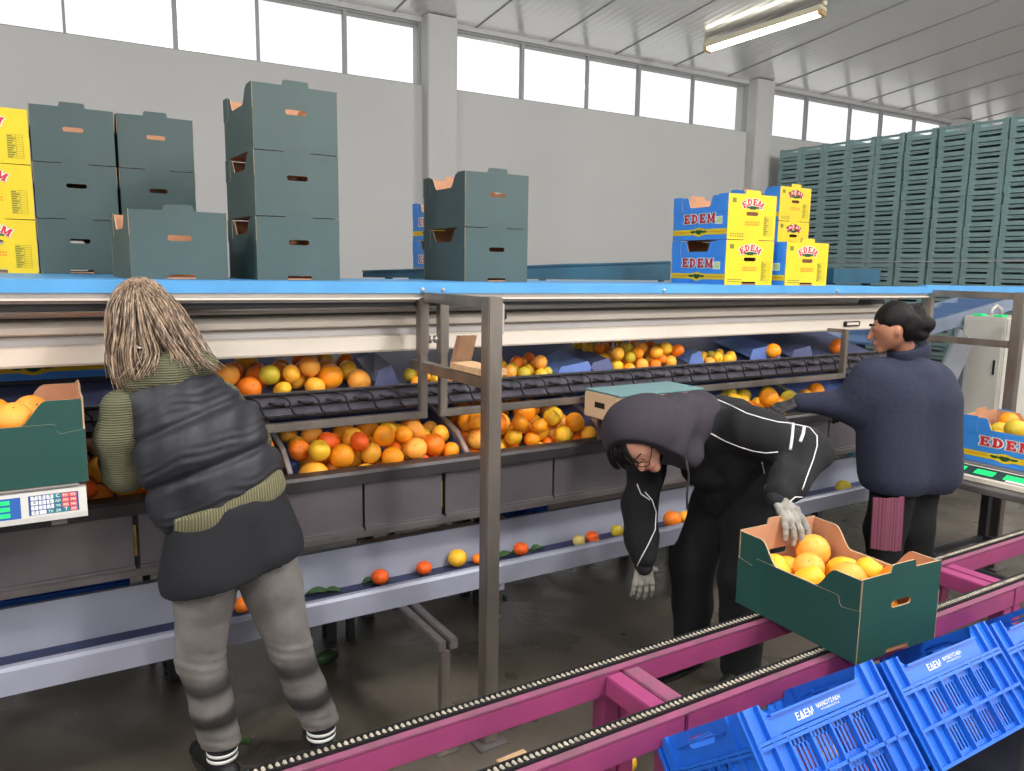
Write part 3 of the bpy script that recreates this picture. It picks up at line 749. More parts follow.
def stack3():
    z0=1.617
    t=thing('rear_table','small teal steel table hidden behind the middle green cartons','table',(2.5,4.92,0))
    m=MB(); m.box(2.3,2.72,4.66,5.18,dz(2.5)-.03,dz(2.5)-.006); m.build('table_top',BLUET,t)
    for x in (2.33,2.69):
        for y in (4.7,5.14):
            m=MB(); m.box(x-.02,x+.02,y-.02,y+.02,0,dz(2.5)-.03); m.build('leg',BLUET,t)
    for i in range(3):
        carton(edem0,4.93,4.27,z0+i*.251,R_(1),'%s small looking yellow EDEM carton of the rear stack by the crates'%['bottom','middle','topmost'][i],'rear yellow cartons')
    t=thing('rear_table','low blue steel table under the rear yellow cartons','table',(5.0,4.3,0))
    m=MB(); m.box(4.66,5.3,3.95,4.6,1.59,1.615); m.build('table_top',BLUET,t)
    for x in (4.70,5.25):
        for y in (4.0,4.55):
            m=MB(); m.box(x-.02,x+.02,y-.02,y+.02,0,1.59); m.build('leg',BLUET,t)
stack3()
HELD=(2.125,1.492,RZ+.006,R_(-3.2))
held=carton(deep0,HELD[0],HELD[1],HELD[2],HELD[3],'dark green carton of oranges on the magenta rails under the gloved hand')
LEFTC=(-.125,2.58+.176,1.103,R_(90))
lc=carton(deep0,*LEFTC,'dark green carton of oranges standing on the white scale at left')
RIGHTC=(4.535,2.10,.735,0.)
rc=carton(edem0,*RIGHTC,'blue and yellow EDEM carton of oranges on the scale at right')

# ------------------------------------------------------------------ scales
def scale_left():
    t=thing('weighing_scale','white electronic weighing scale with number keypad and green display at left','scale',(-.15,2.56,1.0))
    WH=mat('white_scale_plastic',(204,202,198),.4)
    m=MB(); m.prism([(2.555,1.005),(2.555,1.02),(2.572,1.088),(2.60,1.092),(2.90,1.092),(2.90,1.005)],-.40,.104,'X'); m.build('housing',WH,t)
    m=MB(); m.box(-.385,.09,2.575,2.91,1.093,1.101,bev=.003); m.build('platter',ALU,t)
    # front face frame: plane from (2.555,1.02) to (2.572,1.088)
    d=Vector((0,.017,.068)).normalized(); nrm=Vector((1,0,0)).cross(d)
    def M(x,v,lift): 
        o=Vector((x,2.555,1.02))+d*v+nrm*lift
        return Matrix(((1,d.x,nrm.x,o.x),(0,d.y,nrm.y,o.y),(0,d.z,nrm.z,o.z),(0,0,0,1)))
    def quad(m,x0,v0,x1,v1,l): m.add([(x0,v0,0),(x1,v0,0),(x1,v1,0),(x0,v1,0)],[(0,1,2,3)],0,M(0,0,l))
    m=MB(); quad(m,-.043,.006,.083,.062,.0006); k=m.build('keypad',mat('navy_keypad',(36,66,120),.5),t)
    m=MB(); quad(m,-.33,.002,-.062,.062,.0006); dsp=m.build('display_panel',mat('blue_display_panel',(24,84,160),.45),t)
    gm=mat('green_display',(20,200,110),.3,emit=.55)
    for a in (0,1,2):
        m=MB(); quad(m,-.30,.008+.018*a,-.088,.02+.018*a,.0012); m.build('green_readout',gm,dsp)
    kw=mat('white_key',(220,222,234),.5); kr=mat('red_key',(232,92,76),.5); kt=mat('teal_key',(28,122,130),.5); ink=mat('black_ink',(30,30,40),.6)
    keys=['789C..','456..R','123..R','0.....']
    cols=[[kw,kw,kw,kt,kr,kr],[kw,kw,kw,kt,kr,kr],[kw,kw,kw,kt,kr,kr],[kw,kw,kt,kt,kt,kr]]
    labs=[['7','8','9','C','M1','M2'],['4','5','6','AD','M3','M4'],['1','2','3','TR','M5','M6'],['0','.','TX','ZR','T','M7']]
    for r in range(4):
        for c in range(6):
            x=-.037+c*.0195; v=.0485-r*.0138
            m=MB(); quad(m,x,v,x+.0175,v+.0115,.0012); kk=m.build('key',cols[r][c],k)
            tm=text_mesh(labs[r][c],.0105 if len(labs[r][c])==1 else .0075)
            o=link('key_print',tm,k); tm.materials.append(ink if cols[r][c] is kw else WHITE)
            MM=M(x+.00875,v+.0022,.0016); MM=Matrix.Translation(-Vector(t.location))@MM; o.matrix_local=MM
    t2=thing('scale_bracket','steel bracket on the bench edge carrying the white scale','bracket',(-.15,2.8,.95))
    for x in (-.33,.03):
        m=MB(); m.box(x-.02,x+.02,2.57,2.90,.985,1.004); m.box(x-.02,x+.02,2.84,2.90,.958,.985); m.build('bar',STEELD,t2)
def text_mesh(s,size,bold=0.,extr=0.,align='CENTER'):
    c=bpy.data.curves.new('t','FONT'); c.body=s; c.size=size*1.35; c.align_x=align; c.offset=bold; c.extrude=extr; c.resolution_u=2
    o=bpy.data.objects.new('t',c); COL.objects.link(o)
    bpy.context.view_layer.update()
    me=bpy.data.meshes.new_from_object(o.evaluated_get(bpy.context.evaluated_depsgraph_get()))
    me.name='text'; bpy.data.objects.remove(o); bpy.data.curves.remove(c); return me
scale_left()
def scale_right():
    t=thing('weighing_scale','steel table scale with green lit display at right, under the blue carton','scale',(4.5,2.1,.66))
    m=MB(); m.box(4.33,4.76,1.82,2.40,.722,.732,bev=.003); m.build('platter',ALU,t)
    m=MB(); m.box(4.31,4.78,1.84,2.38,.66,.721,bev=.006); m.build('housing',mat('grey_scale_body',(120,120,124),.45,.3),t)
    m=MB(); m.prism([(4.20,.662),(4.195,.68),(4.305,.735),(4.309,.73),(4.309,.662)],1.82,2.42,'Y'); m.v=[(p[1],p[0],p[2]) for p in m.v]
    m=MB(); V=[(4.20,1.80,.662),(4.309,1.80,.662),(4.309,1.80,.725),(4.20,1.80,.685),(4.20,2.40,.662),(4.309,2.40,.662),(4.309,2.40,.725),(4.20,2.40,.685)]
    m.add(V,[(0,1,2,3),(7,6,5,4),(0,4,5,1),(1,5,6,2),(2,6,7,3),(3,7,4,0)]); c=m.build('display_head',mat('cream_scale_plastic',(214,206,190),.5),t)
    gm=mat('green_display_bright',(30,210,110),.3,emit=.9)
    sl=(.725-.685)/.109
    def q(x0,x1,y0,y1,l,M_,nm):
        m=MB(); z=lambda x:.685+(x-4.20)*sl+l
        m.add([(x0,y0,z(x0)),(x1,y0,z(x1)),(x1,y1,z(x1)),(x0,y1,z(x0))],[(0,1,2,3)]); return m.build(nm,M_,c)
    q(4.215,4.30,1.84,2.38,.0008,mat('dark_display_panel',(40,60,60),.4),'display_panel')
    for a in range(3): q(4.235,4.28,2.24-.15*a,2.34-.15*a,.0016,gm,'green_readout')
    q(4.22,4.235,1.90,2.02,.0016,WHITE,'info_strip')
    t=thing('scale_table','dark steel work table under the scale at right','table',(4.5,2.1,0))
    m=MB(); m.box(4.12,4.80,1.72,2.44,.625,.657,bev=.004); m.build('table_top',STEELD,t)
    for x in (4.17,4.75):
        for y in (1.77,2.36):
            m=MB(); m.box(x-.022,x+.022,y-.022,y+.022,0,.625); m.build('leg',DARKG,t)
    m=MB(); m.beam((4.17,1.77,.2),(4.17,2.36,.2),.03,.03); m.beam((4.75,1.77,.2),(4.75,2.36,.2),.03,.03); m.beam((4.17,2.36,.2),(4.75,2.36,.2),.03,.03); m.build('stretcher',DARKG,t)
scale_right()

# ------------------------------------------------------------------ stacked plastic trays at the right
def small_crate():
    H=.1133; m=MB(); w=.37; d=.55; T=.006
    # local: face toward -X at x=0, width along Y, height Z
    hw=w/2
    M=Matrix(((0,0,1,0),(-1,0,0,0),(0,1,0,0),(0,0,0,1)))
    out=[(-hw+.012,0),(hw-.012,0),(hw,H-.024),(hw,H-.001),(hw-.05,H-.001),(hw-.075,H-.012),(-hw+.075,H-.012),(-hw+.05,H-.001),(-hw,H-.001),(-hw,H-.024)]
    slot=[(-.125,H*.62),(-.108,H*.40),(.108,H*.40),(.125,H*.62)]
    m.plate(out,[slot],T,M,(0,0,0))
    m.box(-.007,0,-hw,hw,H-.024,H-.019)                      # rim ledge
    for s in (-1,1):
        m.box(-.009,0,s*(hw-.028)-.018,s*(hw-.028)+.018,H*.30,H*.66,bev=.003)
        m.box(-.010,0,s*(hw-.012)-.008,s*(hw-.012)+.006,.004,H-.026)
        m.box(T,d,s*hw-(T if s>0 else 0),s*hw+(0 if s>0 else T),.012,H-.004)
    
    m.box(d-T,d,-hw+T,hw-T,0,H-.004); m.box(T,d-T,-hw+T,hw-T,0,.006)
    return m.mesh('plastic_tray',[CRATEG])
tm=small_crate()
Yl=[7.684,7.30,6.95,6.578,6.222,5.831,5.425,5.033,4.649,4.262]
names=['farthest','second farthest','third farthest','fourth farthest','middle','fourth nearest','third nearest','second nearest','nearest']
for k in range(9):
    yc=(Yl[k]+Yl[k+1])/2; n=30
    for i in range(n):
        o=link('plastic_tray',tm); o.location=(9.0+random.uniform(-.006,.006),yc+random.uniform(-.004,.004),.0+i*.1134); o.rotation_euler=(0,0,random.uniform(-.012,.012))
        tag(o,'grey-green plastic tray in the %s stack from the back wall'%names[k] if i<n-1 else 'topmost grey-green plastic tray of the %s stack'%names[k],'crate','grey-green trays, %s stack'%names[k])
m=MB(); m.tube([(9.6,7.70,1.86),(8.978,7.70,1.86),(8.976,5.6,1.88),(8.976,4.24,1.89),(9.6,4.24,1.89)],.006,6)
tag(m.build('guard_cord',CREAM2),'thin pale cord stretched across the crate stacks','cord')

# ------------------------------------------------------------------ blue vegetable crates
def blue_crate(label,text=True):
    t=thing('blue_crate',label,'crate')
    L,W,H=.455,.33,.265; T=.004
    def panel(L,name,M,par,scoop):
        m=MB()
        # solid rim
        hz=H
        if scoop: m.plate([(-L/2,H-.075),(L/2,H-.075),(L/2,H),(L/2-.05,H),(L/2-.075,H-.028),(-L/2+.075,H-.028),(-L/2+.05,H),(-L/2,H)],[],T,M,(0,0,0))
        else: m.plate([(-L/2,H-.075),(L/2,H-.075),(L/2,H),(-L/2,H)],[rr(0,H-.03,.10,.026)],T,M,(0,0,0))
        for z in (0,.088,.176): m.box(-L/2,L/2,z,z+.008,-.012,T,0,M)
        m.box(-L/2,L/2,H-.079,H-.072,-.012,T,0,M); m.box(-L/2+.07,L/2-.07,H-.031,H-.026,-.010,T,0,M)
        m.box(-L/2,L/2,.0,.016,0,T,0,M)
        n=6
        xs=[-L/2,-L/2+.045]+[-L/2+.09+i*(L-.18)/4. for i in range(5)]+[L/2-.045,L/2]
        for x in xs: m.box(x-.003,x+.003,0,H-.075 if abs(x)<L/2-.06 else H,-.012,T,0,M)
        # corner fields solid
        for s in (-1,1):
            a,b=sorted((s*(L/2),s*(L/2-.088))); m.box(a,b,0,H-.075,0,T,0,M)
        for r,(z0,z1) in enumerate(((.008,.088),(.096,.176))):
            z1b=z1-.012
            m.box(-L/2+.088,L/2-.088,z1-.014,z1,0,T,0,M); m.box(-L/2+.088,L/2-.088,z0,z0+.010,0,T,0,M)
            x=-L/2+.09
            while x<L/2-.09: m.box(x,x+.0062,z0,z1,0,T,0,M); x+=.0135
        x=-L/2+.09
        m.box(-L/2+.088,L/2-.088,.176,H-.07,0,T,0,M) if scoop else None
        return m.build(name,CRATEB,par,world=False)
    for s in (-1,1):
        lp_=panel(L,'long_panel',Mend(s,W),t,True); panel(W-.002,'end_panel',Mside(s,L),t,False)
        if s<0 and text:
            for (txt,sz,x,y,b_) in (('ΕΔΕΜ',.0165,-.050,H-.060,.0003),('ΜΑΝΟΥΣΑΚΗ',.0098,.036,H-.052,.0001),('WWW.EDEM-FRUITS.GR',.0046,.036,H-.0595,0.)):
                me=text_mesh(txt,sz,b_); me.materials.append(WHITE); o=link('lettering',me,lp_)
                o.matrix_local=Matrix(((1,0,0,x),(0,0,1,-W/2-.0012),(0,1,0,y),(0,0,0,1)))
    m=MB(); m.box(-L/2+T,L/2-T,-W/2+T,W/2-T,0,.006); m.build('crate_floor',CRATEB,t,world=False)
    return t
bc=blue_crate('x')
TA=R_(-39.5)
def place_bc(o,xl,ytop,ztop,label,group):
    # xl: left end; top outer edge of the -Y long side at (ytop,ztop); tipped back by TA about X
    H=.265;W=.33;L=.455
    # local point (0,-W/2,H) -> rotated
    c,s=math.cos(TA),math.sin(TA); y=-W/2;z=H
    oy=ytop-(y*c-z*s); oz=ztop-(y*s+z*c)
    o.location=(xl+L/2,oy,oz); o.rotation_euler=(TA,0,0); o['label']=label; o['group']=group
    return o
b2=copy_tree(bc); b2b=copy_tree(bc)
B1=place_bc(bc,1.276,1.100,.787,'bright blue tipped plastic crate with white lettering, left of the two','tipped blue crates')
B2=place_bc(b2,1.785,1.095,.772,'second tipped blue plastic crate in the bottom right corner','tipped blue crates')
place_bc(b2b,2.275,1.09,.757,'third tipped blue plastic crate, cut off by the right edge','tipped blue crates')
def crate_stand():
    t=thing('crate_stand','low dark steel stand carrying the tipped blue crates','stand',(1.8,1.1,0))
    m=MB(); m.box(1.2,2.8,.82,1.30,.345,.372); m.build('stand_top',DARKG,t)
    for x in (1.24,2.76):
        for y in (.86,1.26):
            m=MB(); m.box(x-.02,x+.02,y-.02,y+.02,0,.345); m.build('leg',DARKG,t)
    m=MB(); m.beam((1.22,.925,.38),(2.78,.925,.372),.02,.03); m.beam((1.3,.925,.37),(1.3,.925,.565),.02,.02,up=(0,1,0)); m.beam((2.2,.925,.37),(2.2,.925,.555),.02,.02,up=(0,1,0)); m.build('back_stop',STEELD,t)
crate_stand()
b3=copy_tree(bc)
for i,x in enumerate((-.55,.02,.62,2.32,2.85,3.4)):
    o=b3 if i==0 else copy_tree(b3)
    o.location=(x,3.33,.365); o.rotation_euler=(0,0,R_(random.uniform(-3,3)))
    o['group']='blue crates under the bench'
    o['label']=['blue crate in the dark under the bench at far left','blue crate under the bench left of the woman in the vest','blue crate under the bench behind the woman in the vest','blue crate under the bench just right of the grey post','blue crate under the bench left of the hooded person','blue crate under the bench behind the hooded person'][i]
t=thing('under_shelf','steel shelf under the bench holding blue crates','shelf',(1.2,3.3,.35))
m=MB(); m.box(-1.3,4.5,3.12,3.48,.345,.362); m.build('shelf_plate',DARKG,t)
for x in (-1.2,1.1,3.3,4.4):
    m=MB(); m.box(x-.02,x+.02,3.36,3.39,0,.345); m.box(x-.02,x+.02,3.43,3.46,0,.345); m.build('leg',DARKG,t)

# ------------------------------------------------------------------ fruit
def fruit_mesh(kind,matl,seed,bumpy=.0,sc=(1,1,.94)):
    rnd=random.Random(seed)
    m=MB(); n,k=18,12
    m.sphere((0,0,0),1,n,k,0,sc)
    ph=[rnd.uniform(0,6.28) for _ in range(4)]
    V=[]
    for p in m.v:
        a=math.atan2(p[1],p[0]); f=1+bumpy*math.sin(2*a+ph[0])*.5+bumpy*math.sin(3*a+ph[1]+p[2]*2)*.4
        z=p[2]
        if kind=='neck' and z>.3: f*=1-.35*(z-.3)/.7; z*=1.12
        if z>.8 and kind!='neck': z=.8*sc[2]/.94+(z-.8)*.6
        V.append((p[0]*f,p[1]*f,z))
    m.v=V
    top=max(v[2] for v in V)
    m.add([(math.cos(t)*(.075 if i%2 else .05),math.sin(t)*(.075 if i%2 else .05),top+.004) for i,t in enumerate([2*PI*j/10 for j in range(10)])],[tuple(range(10))],1)
    return m.mesh(kind,[matl,CALYX],True)
FM=[fruit_mesh('orange',OR[i%5],i,.02+.02*(i%3),(1,1,.93+.03*(i%3))) for i in range(10)]
FMB=[fruit_mesh('grapefruit',OR[k],20+k,.02,(1,1,.88)) for k in (1,4,3)]
FMM=[fruit_mesh('mandarin',MAND,30,.02,(1,1,.85)),fruit_mesh('mandarin',OR[2],31,.02,(1,1,.86))]
FMG=[fruit_mesh('orange',GREENF,40,.02)]
FML=[fruit_mesh('lemon',OR[3],50,.03,(.85,.85,1.15)),fruit_mesh('grapefruit',LEMON,51,.02,(1,1,.95))]
def place_fruit(me,name,p,r,label,cat,group,rnd,M=None,flat=False):
    o=link(name,me); q=Vector(p)
    rot=Euler((rnd.uniform(-1.2,1.2),rnd.uniform(-1.2,1.2),rnd.uniform(0,6.28))) if not flat else Euler((0,0,rnd.uniform(0,6)))
    if M is not None: q=M@q
    o.location=q; o.rotation_euler=rot; o.scale=(r,r,r)
    tag(o,label,cat,group); return o
def pack(n,x0,x1,y0,y1,zf,sl,rads,seed,zmax=9,obst=(),tries=60,bias=(0,0),init=()):
    rnd=random.Random(seed); pl=list(init); out=[]; nrm=math.sqrt(1+sl*sl)
    for i in range(n):
        r=rads(rnd); best=None
        for k in range(tries):
            x=rnd.uniform(x0+r,x1-r); y=rnd.uniform(y0+r,y1-r)
            z=zf(x,y)+r*nrm
            for (a,b,c,q) in pl:
                dd=(x-a)**2+(y-b)**2; s=(r+q)*.985
                if dd<s*s: z=max(z,c+math.sqrt(s*s-dd))
            if z+r>zmax: continue
            sc=z+bias[0]*x+bias[1]*y
            if best is None or sc<best[0]: best=(sc,x,y,z)
        if best is None: continue
        pl.append((best[1],best[2],best[3],r)); out.append(pl[-1])
    return out
def fill(spots,seed,labels,group,mix=(8,1,1,0),M=None,up=None):
    rnd=random.Random(seed)
    for (x,y,z,r) in spots:
        k=rnd.random()*sum(mix)
        if k<mix[0]: me=rnd.choice(FM); nm='orange'; cat='orange'
        elif k<mix[0]+mix[1]: me=rnd.choice(FMB); nm='grapefruit'; cat='grapefruit'
        elif k<mix[0]+mix[1]+mix[2]: me=rnd.choice(FMM); nm='mandarin'; cat='mandarin'
        else: me=rnd.choice(FML[:1]+FMG); nm='yellow_orange'; cat='orange'
        place_fruit(me,nm,(x,y,z),r,labels.replace('FRUIT',{'yellow_orange':'yellowish orange'}.get(nm,nm)),cat,group+' (%s)'%nm.replace('_',' '),rnd,M)
sl=.62
zf=lambda x,y: slope_z(y)
rO=lambda r: r.choice((.037,.041,.044,.047,.05,.054)); rB=lambda r:r.choice((.04,.044,.05,.055))
def bin_fill(n,x0,x1,seed,label,group,rads=rO,mix=(8,1,1,.6),y1=3.33,zmax=1.10,bias=(0,0),y0=2.892,init=()):
    # keep clear of the divider plates (thin) and lip
    s=pack(n,x0+.012,x1-.012,y0,y1,zf,sl,rads,seed,zmax,bias=bias,init=init); fill(s,seed,label,group,mix)
bin_fill(46,.06,.80,11,'FRUIT in the bin in front of the woman in the vest','fruit in the left bin',mix=(9,1,.5,.5))
bin_fill(76,.80,1.56,12,'FRUIT in the full bin left of the grey steel post','fruit in the middle bin',init=[(.905,2.955,.925,.062)])
bin_fill(46,1.56,2.30,13,'FRUIT in the bin right of the grey steel post','fruit in the bin right of the post',mix=(8,1,.3,.6),bias=(.22,0),y1=3.42,zmax=1.13)
bin_fill(5,2.34,3.0,14,'FRUIT in the nearly empty bin behind the hooded person','fruit in the bin behind the hooded person')
bin_fill(24,3.25,3.79,15,'FRUIT in the bin under the gloved hand of the woman in the navy coat','fruit in the bin by the gloved hand',mix=(4,0,0,4))
bin_fill(18,3.85,4.5,16,'FRUIT in the last bin, right of the gloved hand','fruit in the last bin')
uf=lambda x,y: up_z(y)
rS=lambda r:r.choice((.027,.031,.034,.037))
def up_fill(n,x0,x1,seed,label,group,rads=rO,mix=(8,1,1,1),y1=3.49,zmax=1.39):
    s=pack(n,x0,x1,3.032,y1,uf,.3,rads,seed,zmax,init=[(1.15,3.10,1.27,.052)]); fill(s,seed,label,group,mix)
up_fill(48,.30,1.21,21,'FRUIT heaped on the upper tray left of the grey guide panel','fruit on the upper tray, left',y1=3.4)
up_fill(14,1.36,1.84,22,'FRUIT on the upper tray beside the wooden wedge','fruit on the upper tray by the post',rS,mix=(4,0,0,4),y1=3.25)
up_fill(16,1.84,2.12,23,'FRUIT on the upper tray just right of the grey post','fruit on the upper tray right of the post',rS,mix=(5,0,0,4),y1=3.3,zmax=1.34)
up_fill(42,2.46,2.96,24,'FRUIT on the upper tray above the hooded person','fruit on the upper tray above the hood',rS,mix=(8,0,1,2),y1=3.46,zmax=1.40)
up_fill(8,3.1,3.4,25,'FRUIT on the upper tray left of the last blue guide','yellow fruit on the upper tray',rS,mix=(1,0,1,6),y1=3.3)
rnd=random.Random(5)
place_fruit(FM[0],'orange',(3.62,3.045,1.295),.045,'single orange on the front edge of the upper tray near the dark-haired woman','orange',None,rnd)
place_fruit(FM[2],'orange',(4.30,3.12,1.285),.05,'single orange on the tray just left of the dark-haired woman','orange',None,rnd)
# one big grapefruit in the middle bin front
place_fruit(FMB[0],'grapefruit',(.905,2.955,.925),.062,'big orange-yellow grapefruit at the front left of the middle bin','grapefruit',None,rnd)
place_fruit(FMB[1],'grapefruit',(1.15,3.10,1.27),.052,'large pale grapefruit beside the grey guide on the upper tray','grapefruit',None,rnd)
# chute fruit
bz=.470
CH=[('mandarin',FMM[0],380,577,.036,'mandarin with a green leaf in the chute, nearest the woman in the vest'),
    ('mandarin',FMM[0],424,568,.034,'mandarin in the chute, second from the woman in the vest'),
    ('orange',FM[3],457,558,.041,'round orange standing in the chute between two mandarins'),
    ('mandarin',FMM[1],478,559,.026,'small mandarin half hidden behind the grey steel post in the chute'),
    ('mandarin',FMM[0],521,549,.034,'mandarin in the chute just right of the grey steel post'),
    ('grapefruit',FML[1],579,541,.030,'pale cream fruit in the chute left of the mandarin pair'),
    ('mandarin',FMM[0],592,537,.032,'rear mandarin of the pair in the chute near the hooded person'),
    ('mandarin',FMM[0],595,543,.028,'front mandarin of the pair in the chute near the hooded person'),
    ('orange',FMG[0],617,531,.032,'dull green fruit in the chute right of the mandarin pair'),
    ('orange',FML[1],632,529,.026,'small pale fruit in the chute beside the dull green one'),
    ('orange',FM[2],672,520,.045,'large orange in the chute seen between the arm and legs of the hooded person'),
    ('orange',FM[1],684,517,.032,'pale orange in the chute close to the hooded legs'),
    ('mandarin',FMM[1],243,605,.034,'mandarin in the chute seen between the legs of the woman in the vest'),
    ('orange',FMG[0],845,488,.045,'dull fruit in the shaded chute beside the navy coat')]
def at_z(px,py,z):
    mw=SC.camera.matrix_world; f=785.
    d=mw.to_3x3()@Vector((px-512,-(py-385.5),-f)); o=mw.translation
    return o+d*((z-o.z)/d.z)
for nm,me,px,py,r,lab in CH:
    p=at_z(px,py,bz+r*.9); p.y=min(max(p.y,2.716+r),2.893-r*.6 if r<.05 else 2.86)
    place_fruit(me,nm,(p.x,p.y,bz+r*.93),r,lab,'mandarin' if nm=='mandarin' else ('orange' if nm=='orange' else 'fruit'),None,rnd,flat=True)
def leaf_mesh(L=.07,w=.02):
    m=MB(); V=[];F=[]
    n=8
    for i in range(n+1):
        t=i/n; a=w*math.sin(PI*t)**.8; z=.012*math.sin(PI*t)
        V+=[(t*L,-a,z+.004),(t*L,0,z),(t*L,a,z+.004)]
    for i in range(n):
        for k in range(2): a=i*3+k; F.append((a,a+3,a+4,a+1))
    m.add(V,F); m.add([(p[0],p[1],p[2]-.0008) for p in V],[tuple(reversed(f)) for f in F]); m.tube([(-.02,0,.003),(0,0,.001),(L*.9,0,.01)],.0012,5)
    return m.mesh('leaf',LEAF,True)
lm=leaf_mesh()
for (x,y,z,rz,s,lab) in ((.93,2.855,.474,2.9,1.4,'long green leaf left of the leafy mandarin in the chute'),(.97,2.84,.474,2.6,1.1,'dark leaf under the leafy mandarin in the chute'),
        (1.10,2.86,.474,-.3,1.2,'green leaf right of the leafy mandarin in the chute'),(1.07,2.875,.474,.3,1.0,'small leaf behind the leafy mandarin in the chute'),
        (1.69,2.85,.474,.2,1.3,'dark green leaf right of the mandarin beyond the steel post'),(1.76,2.87,.474,-.3,1.1,'second dark leaf beyond the steel post in the chute'),(1.86,2.855,.474,.1,1.2,'leaf nearest the pale fruit in the chute')):
    o=link('leaf',lm); o.location=(x,y,z); o.rotation_euler=(0,0,rz); o.scale=(s,s,s); tag(o,lab,'leaf')
for k,(x,y) in enumerate(((1.42,3.17),(1.52,3.2),(1.6,3.16),(1.68,3.2))):
    o=link('leaf',lm); o.location=(x,y,.458); o.rotation_euler=(0,0,k*1.3); tag(o,['leftmost','second','third','rightmost'][k]+' leaf scrap on the pale board under the bench','leaf')
# on the floor
rnd=random.Random(9)
def floor_item(px,py,r,zoff=1.): p=at_z(px,py,r*zoff); return p
p=floor_item(327,656,.035)
m=MB(); m.sphere((0,0,0),1,20,14,0,(1.55,.85,.85)); m.v=[(x,y*(1-.18*x/1.55),z*(1-.18*x/1.55)) for x,y,z in m.v]
o=link('avocado',m.mesh('avocado',AVO,True)); o.scale=(.038,.038,.038); o.location=(p.x,p.y,.038*.85); o.rotation_euler=(0,0,.2); tag(o,'dark green avocado lying on the floor beside the grey trousers','avocado')
p=at_z(625,762,.04); place_fruit(FM[3],'orange',(p.x,p.y,.04),.042,'orange lying on the floor under the magenta conveyor','orange',None,rnd,flat=True)
a=at_z(512,758,.0); 
m=MB(); m.box(-.06,.06,-.014,.014,0,.008,bev=.002); o=m.build('wood_strip',WOOD,world=False); o.location=(a.x,a.y,.0005); o.rotation_euler=(0,0,.05); tag(o,'short pale wooden strip on the floor between the magenta rails','wood strip')
for k,(px,py,l) in enumerate(((410,740,'left of the grey post foot'),(505,600,'in the aisle right of the grey post'),(250,745,'between the feet of the woman in the vest'),(340,742,'by the right shoe of the woman in the vest'))):
    a=at_z(px,py,.002); o=link('leaf',lm); o.location=(a.x,a.y,.002); o.rotation_euler=(0,0,k*1.1); o.scale=(.9,.9,.9); tag(o,'withered leaf on the floor '+l,'leaf')

# fruit in cartons
def carton_fruit(spec,n,seed,label,group,rads,mix,zmax,init=(),M2=None,H=.255):
    x,y,z,rz=spec[:4]
    M=Matrix.Translation((x,y,z))@Matrix.Rotation(rz,4,'Z')
    s=pack(n,-CW/2+.008,CW/2-.008,-CL/2+.008,CL/2-.008,lambda a,b:.008,0,rads,seed,zmax,init=[])
    fill(s,seed,label,group,mix,M)
rG=lambda r:r.choice((.045,.05,.054,.058))
carton_fruit(HELD,26,31,'FRUIT in the dark green carton under the gloved hand','fruit in the carton on the rails',rG,(4,5,.8,1.8),.238)
carton_fruit(LEFTC,26,32,'FRUIT in the dark green carton on the white scale','fruit in the carton on the left scale',rG,(5,4,0,0),.25)
carton_fruit(RIGHTC,26,33,'FRUIT in the blue carton on the right scale','fruit in the carton on the right scale',rG,(5,2,0,3),.27)
for B,sd,l in ((B1,41,'left'),(B2,42,'right')):
    M=Matrix.Translation(B.location)@Matrix.Rotation(TA,4,'X')
    s=pack(14,-.21,.21,-.158,.155,lambda a,b:.008,0,lambda r:r.choice((.04,.044)),sd,.2,bias=(0,.25))
    fill(s,sd,'FRUIT inside the tipped blue crate, seen through its slots'+(', left crate' if l=='left' else ', right crate'),'fruit in the %s blue crate'%l,(1,0,3,0),M)
# yellow edem carton behind the left scale on the tray
o=copy_tree(edem0); o.location=(-.01,3.50,1.316); o.rotation_euler=(0,0,R_(91)); o['label']='blue and yellow carton seen in the gap behind the left scale'
if 'group' in o: del o['group']
t=thing('carton_shelf','dark shelf behind the upper tray holding a carton','shelf',(0,3.6,0))
m=MB(); m.box(-.4,.4,3.325,3.72,1.302,1.314); m.build('shelf_plate',DARKG,t)
for x in (-.36,.36):
    m=MB(); m.beam((x,3.68,1.302),(x,3.68,0),.03,.03,up=(0,1,0)); m.build('leg',DARKG,t)
t=thing('green_indicator','small bright green indicator block on the tray rail left of the woman in the vest','indicator',(.12,3.45,1.38))
m=MB(); m.box(.10,.19,3.42,3.46,1.376,1.405,bev=.004); m.build('lens',mat('green_lens',(30,210,120),.4,emit=.4),t)

def at_y(px,py,y):
    mw=SC.camera.matrix_world; f=785.
    d=mw.to_3x3()@Vector((px-512,-(py-385.5),-f)); o=mw.translation
    return o+d*((y-o.y)/d.y)
# small carton standing in front of the bench behind the hood
a=at_y(584,411,2.83); b=at_y(606,425,2.60)
t=thing('small_carton','small carton with cream end and teal top, standing on the bench behind the hood','carton',(a.x+.25,2.72,b.z))
Hh=.115; x0=a.x
m=MB(); m.box(x0,x0+.50,2.60,2.83,b.z,b.z+Hh,bev=.004); m.build('carton_body',mat('cream_card',(226,196,160),.7),t)
m=MB(); m.box(x0+.004,x0+.51,2.59,2.835,b.z+Hh+.0005,b.z+Hh+.008,bev=.002); m.build('carton_lid',mat('teal_card',(104,140,144),.6,var=.05),t)
m=MB(); m.box(x0-.002,x0,2.68,2.75,b.z+.05,b.z+.075); m.build('hand_slot',BLACK,t)
t=thing('bench_bracket','steel bracket on the bench edge under the small carton','bracket',(x0+.2,2.8,.96))
m=MB(); m.box(x0+.05,x0+.4,2.62,2.86,b.z-.02,b.z-.002); m.box(x0+.1,x0+.35,2.845,2.86,.9585,b.z-.02); m.build('bar',STEELD,t)

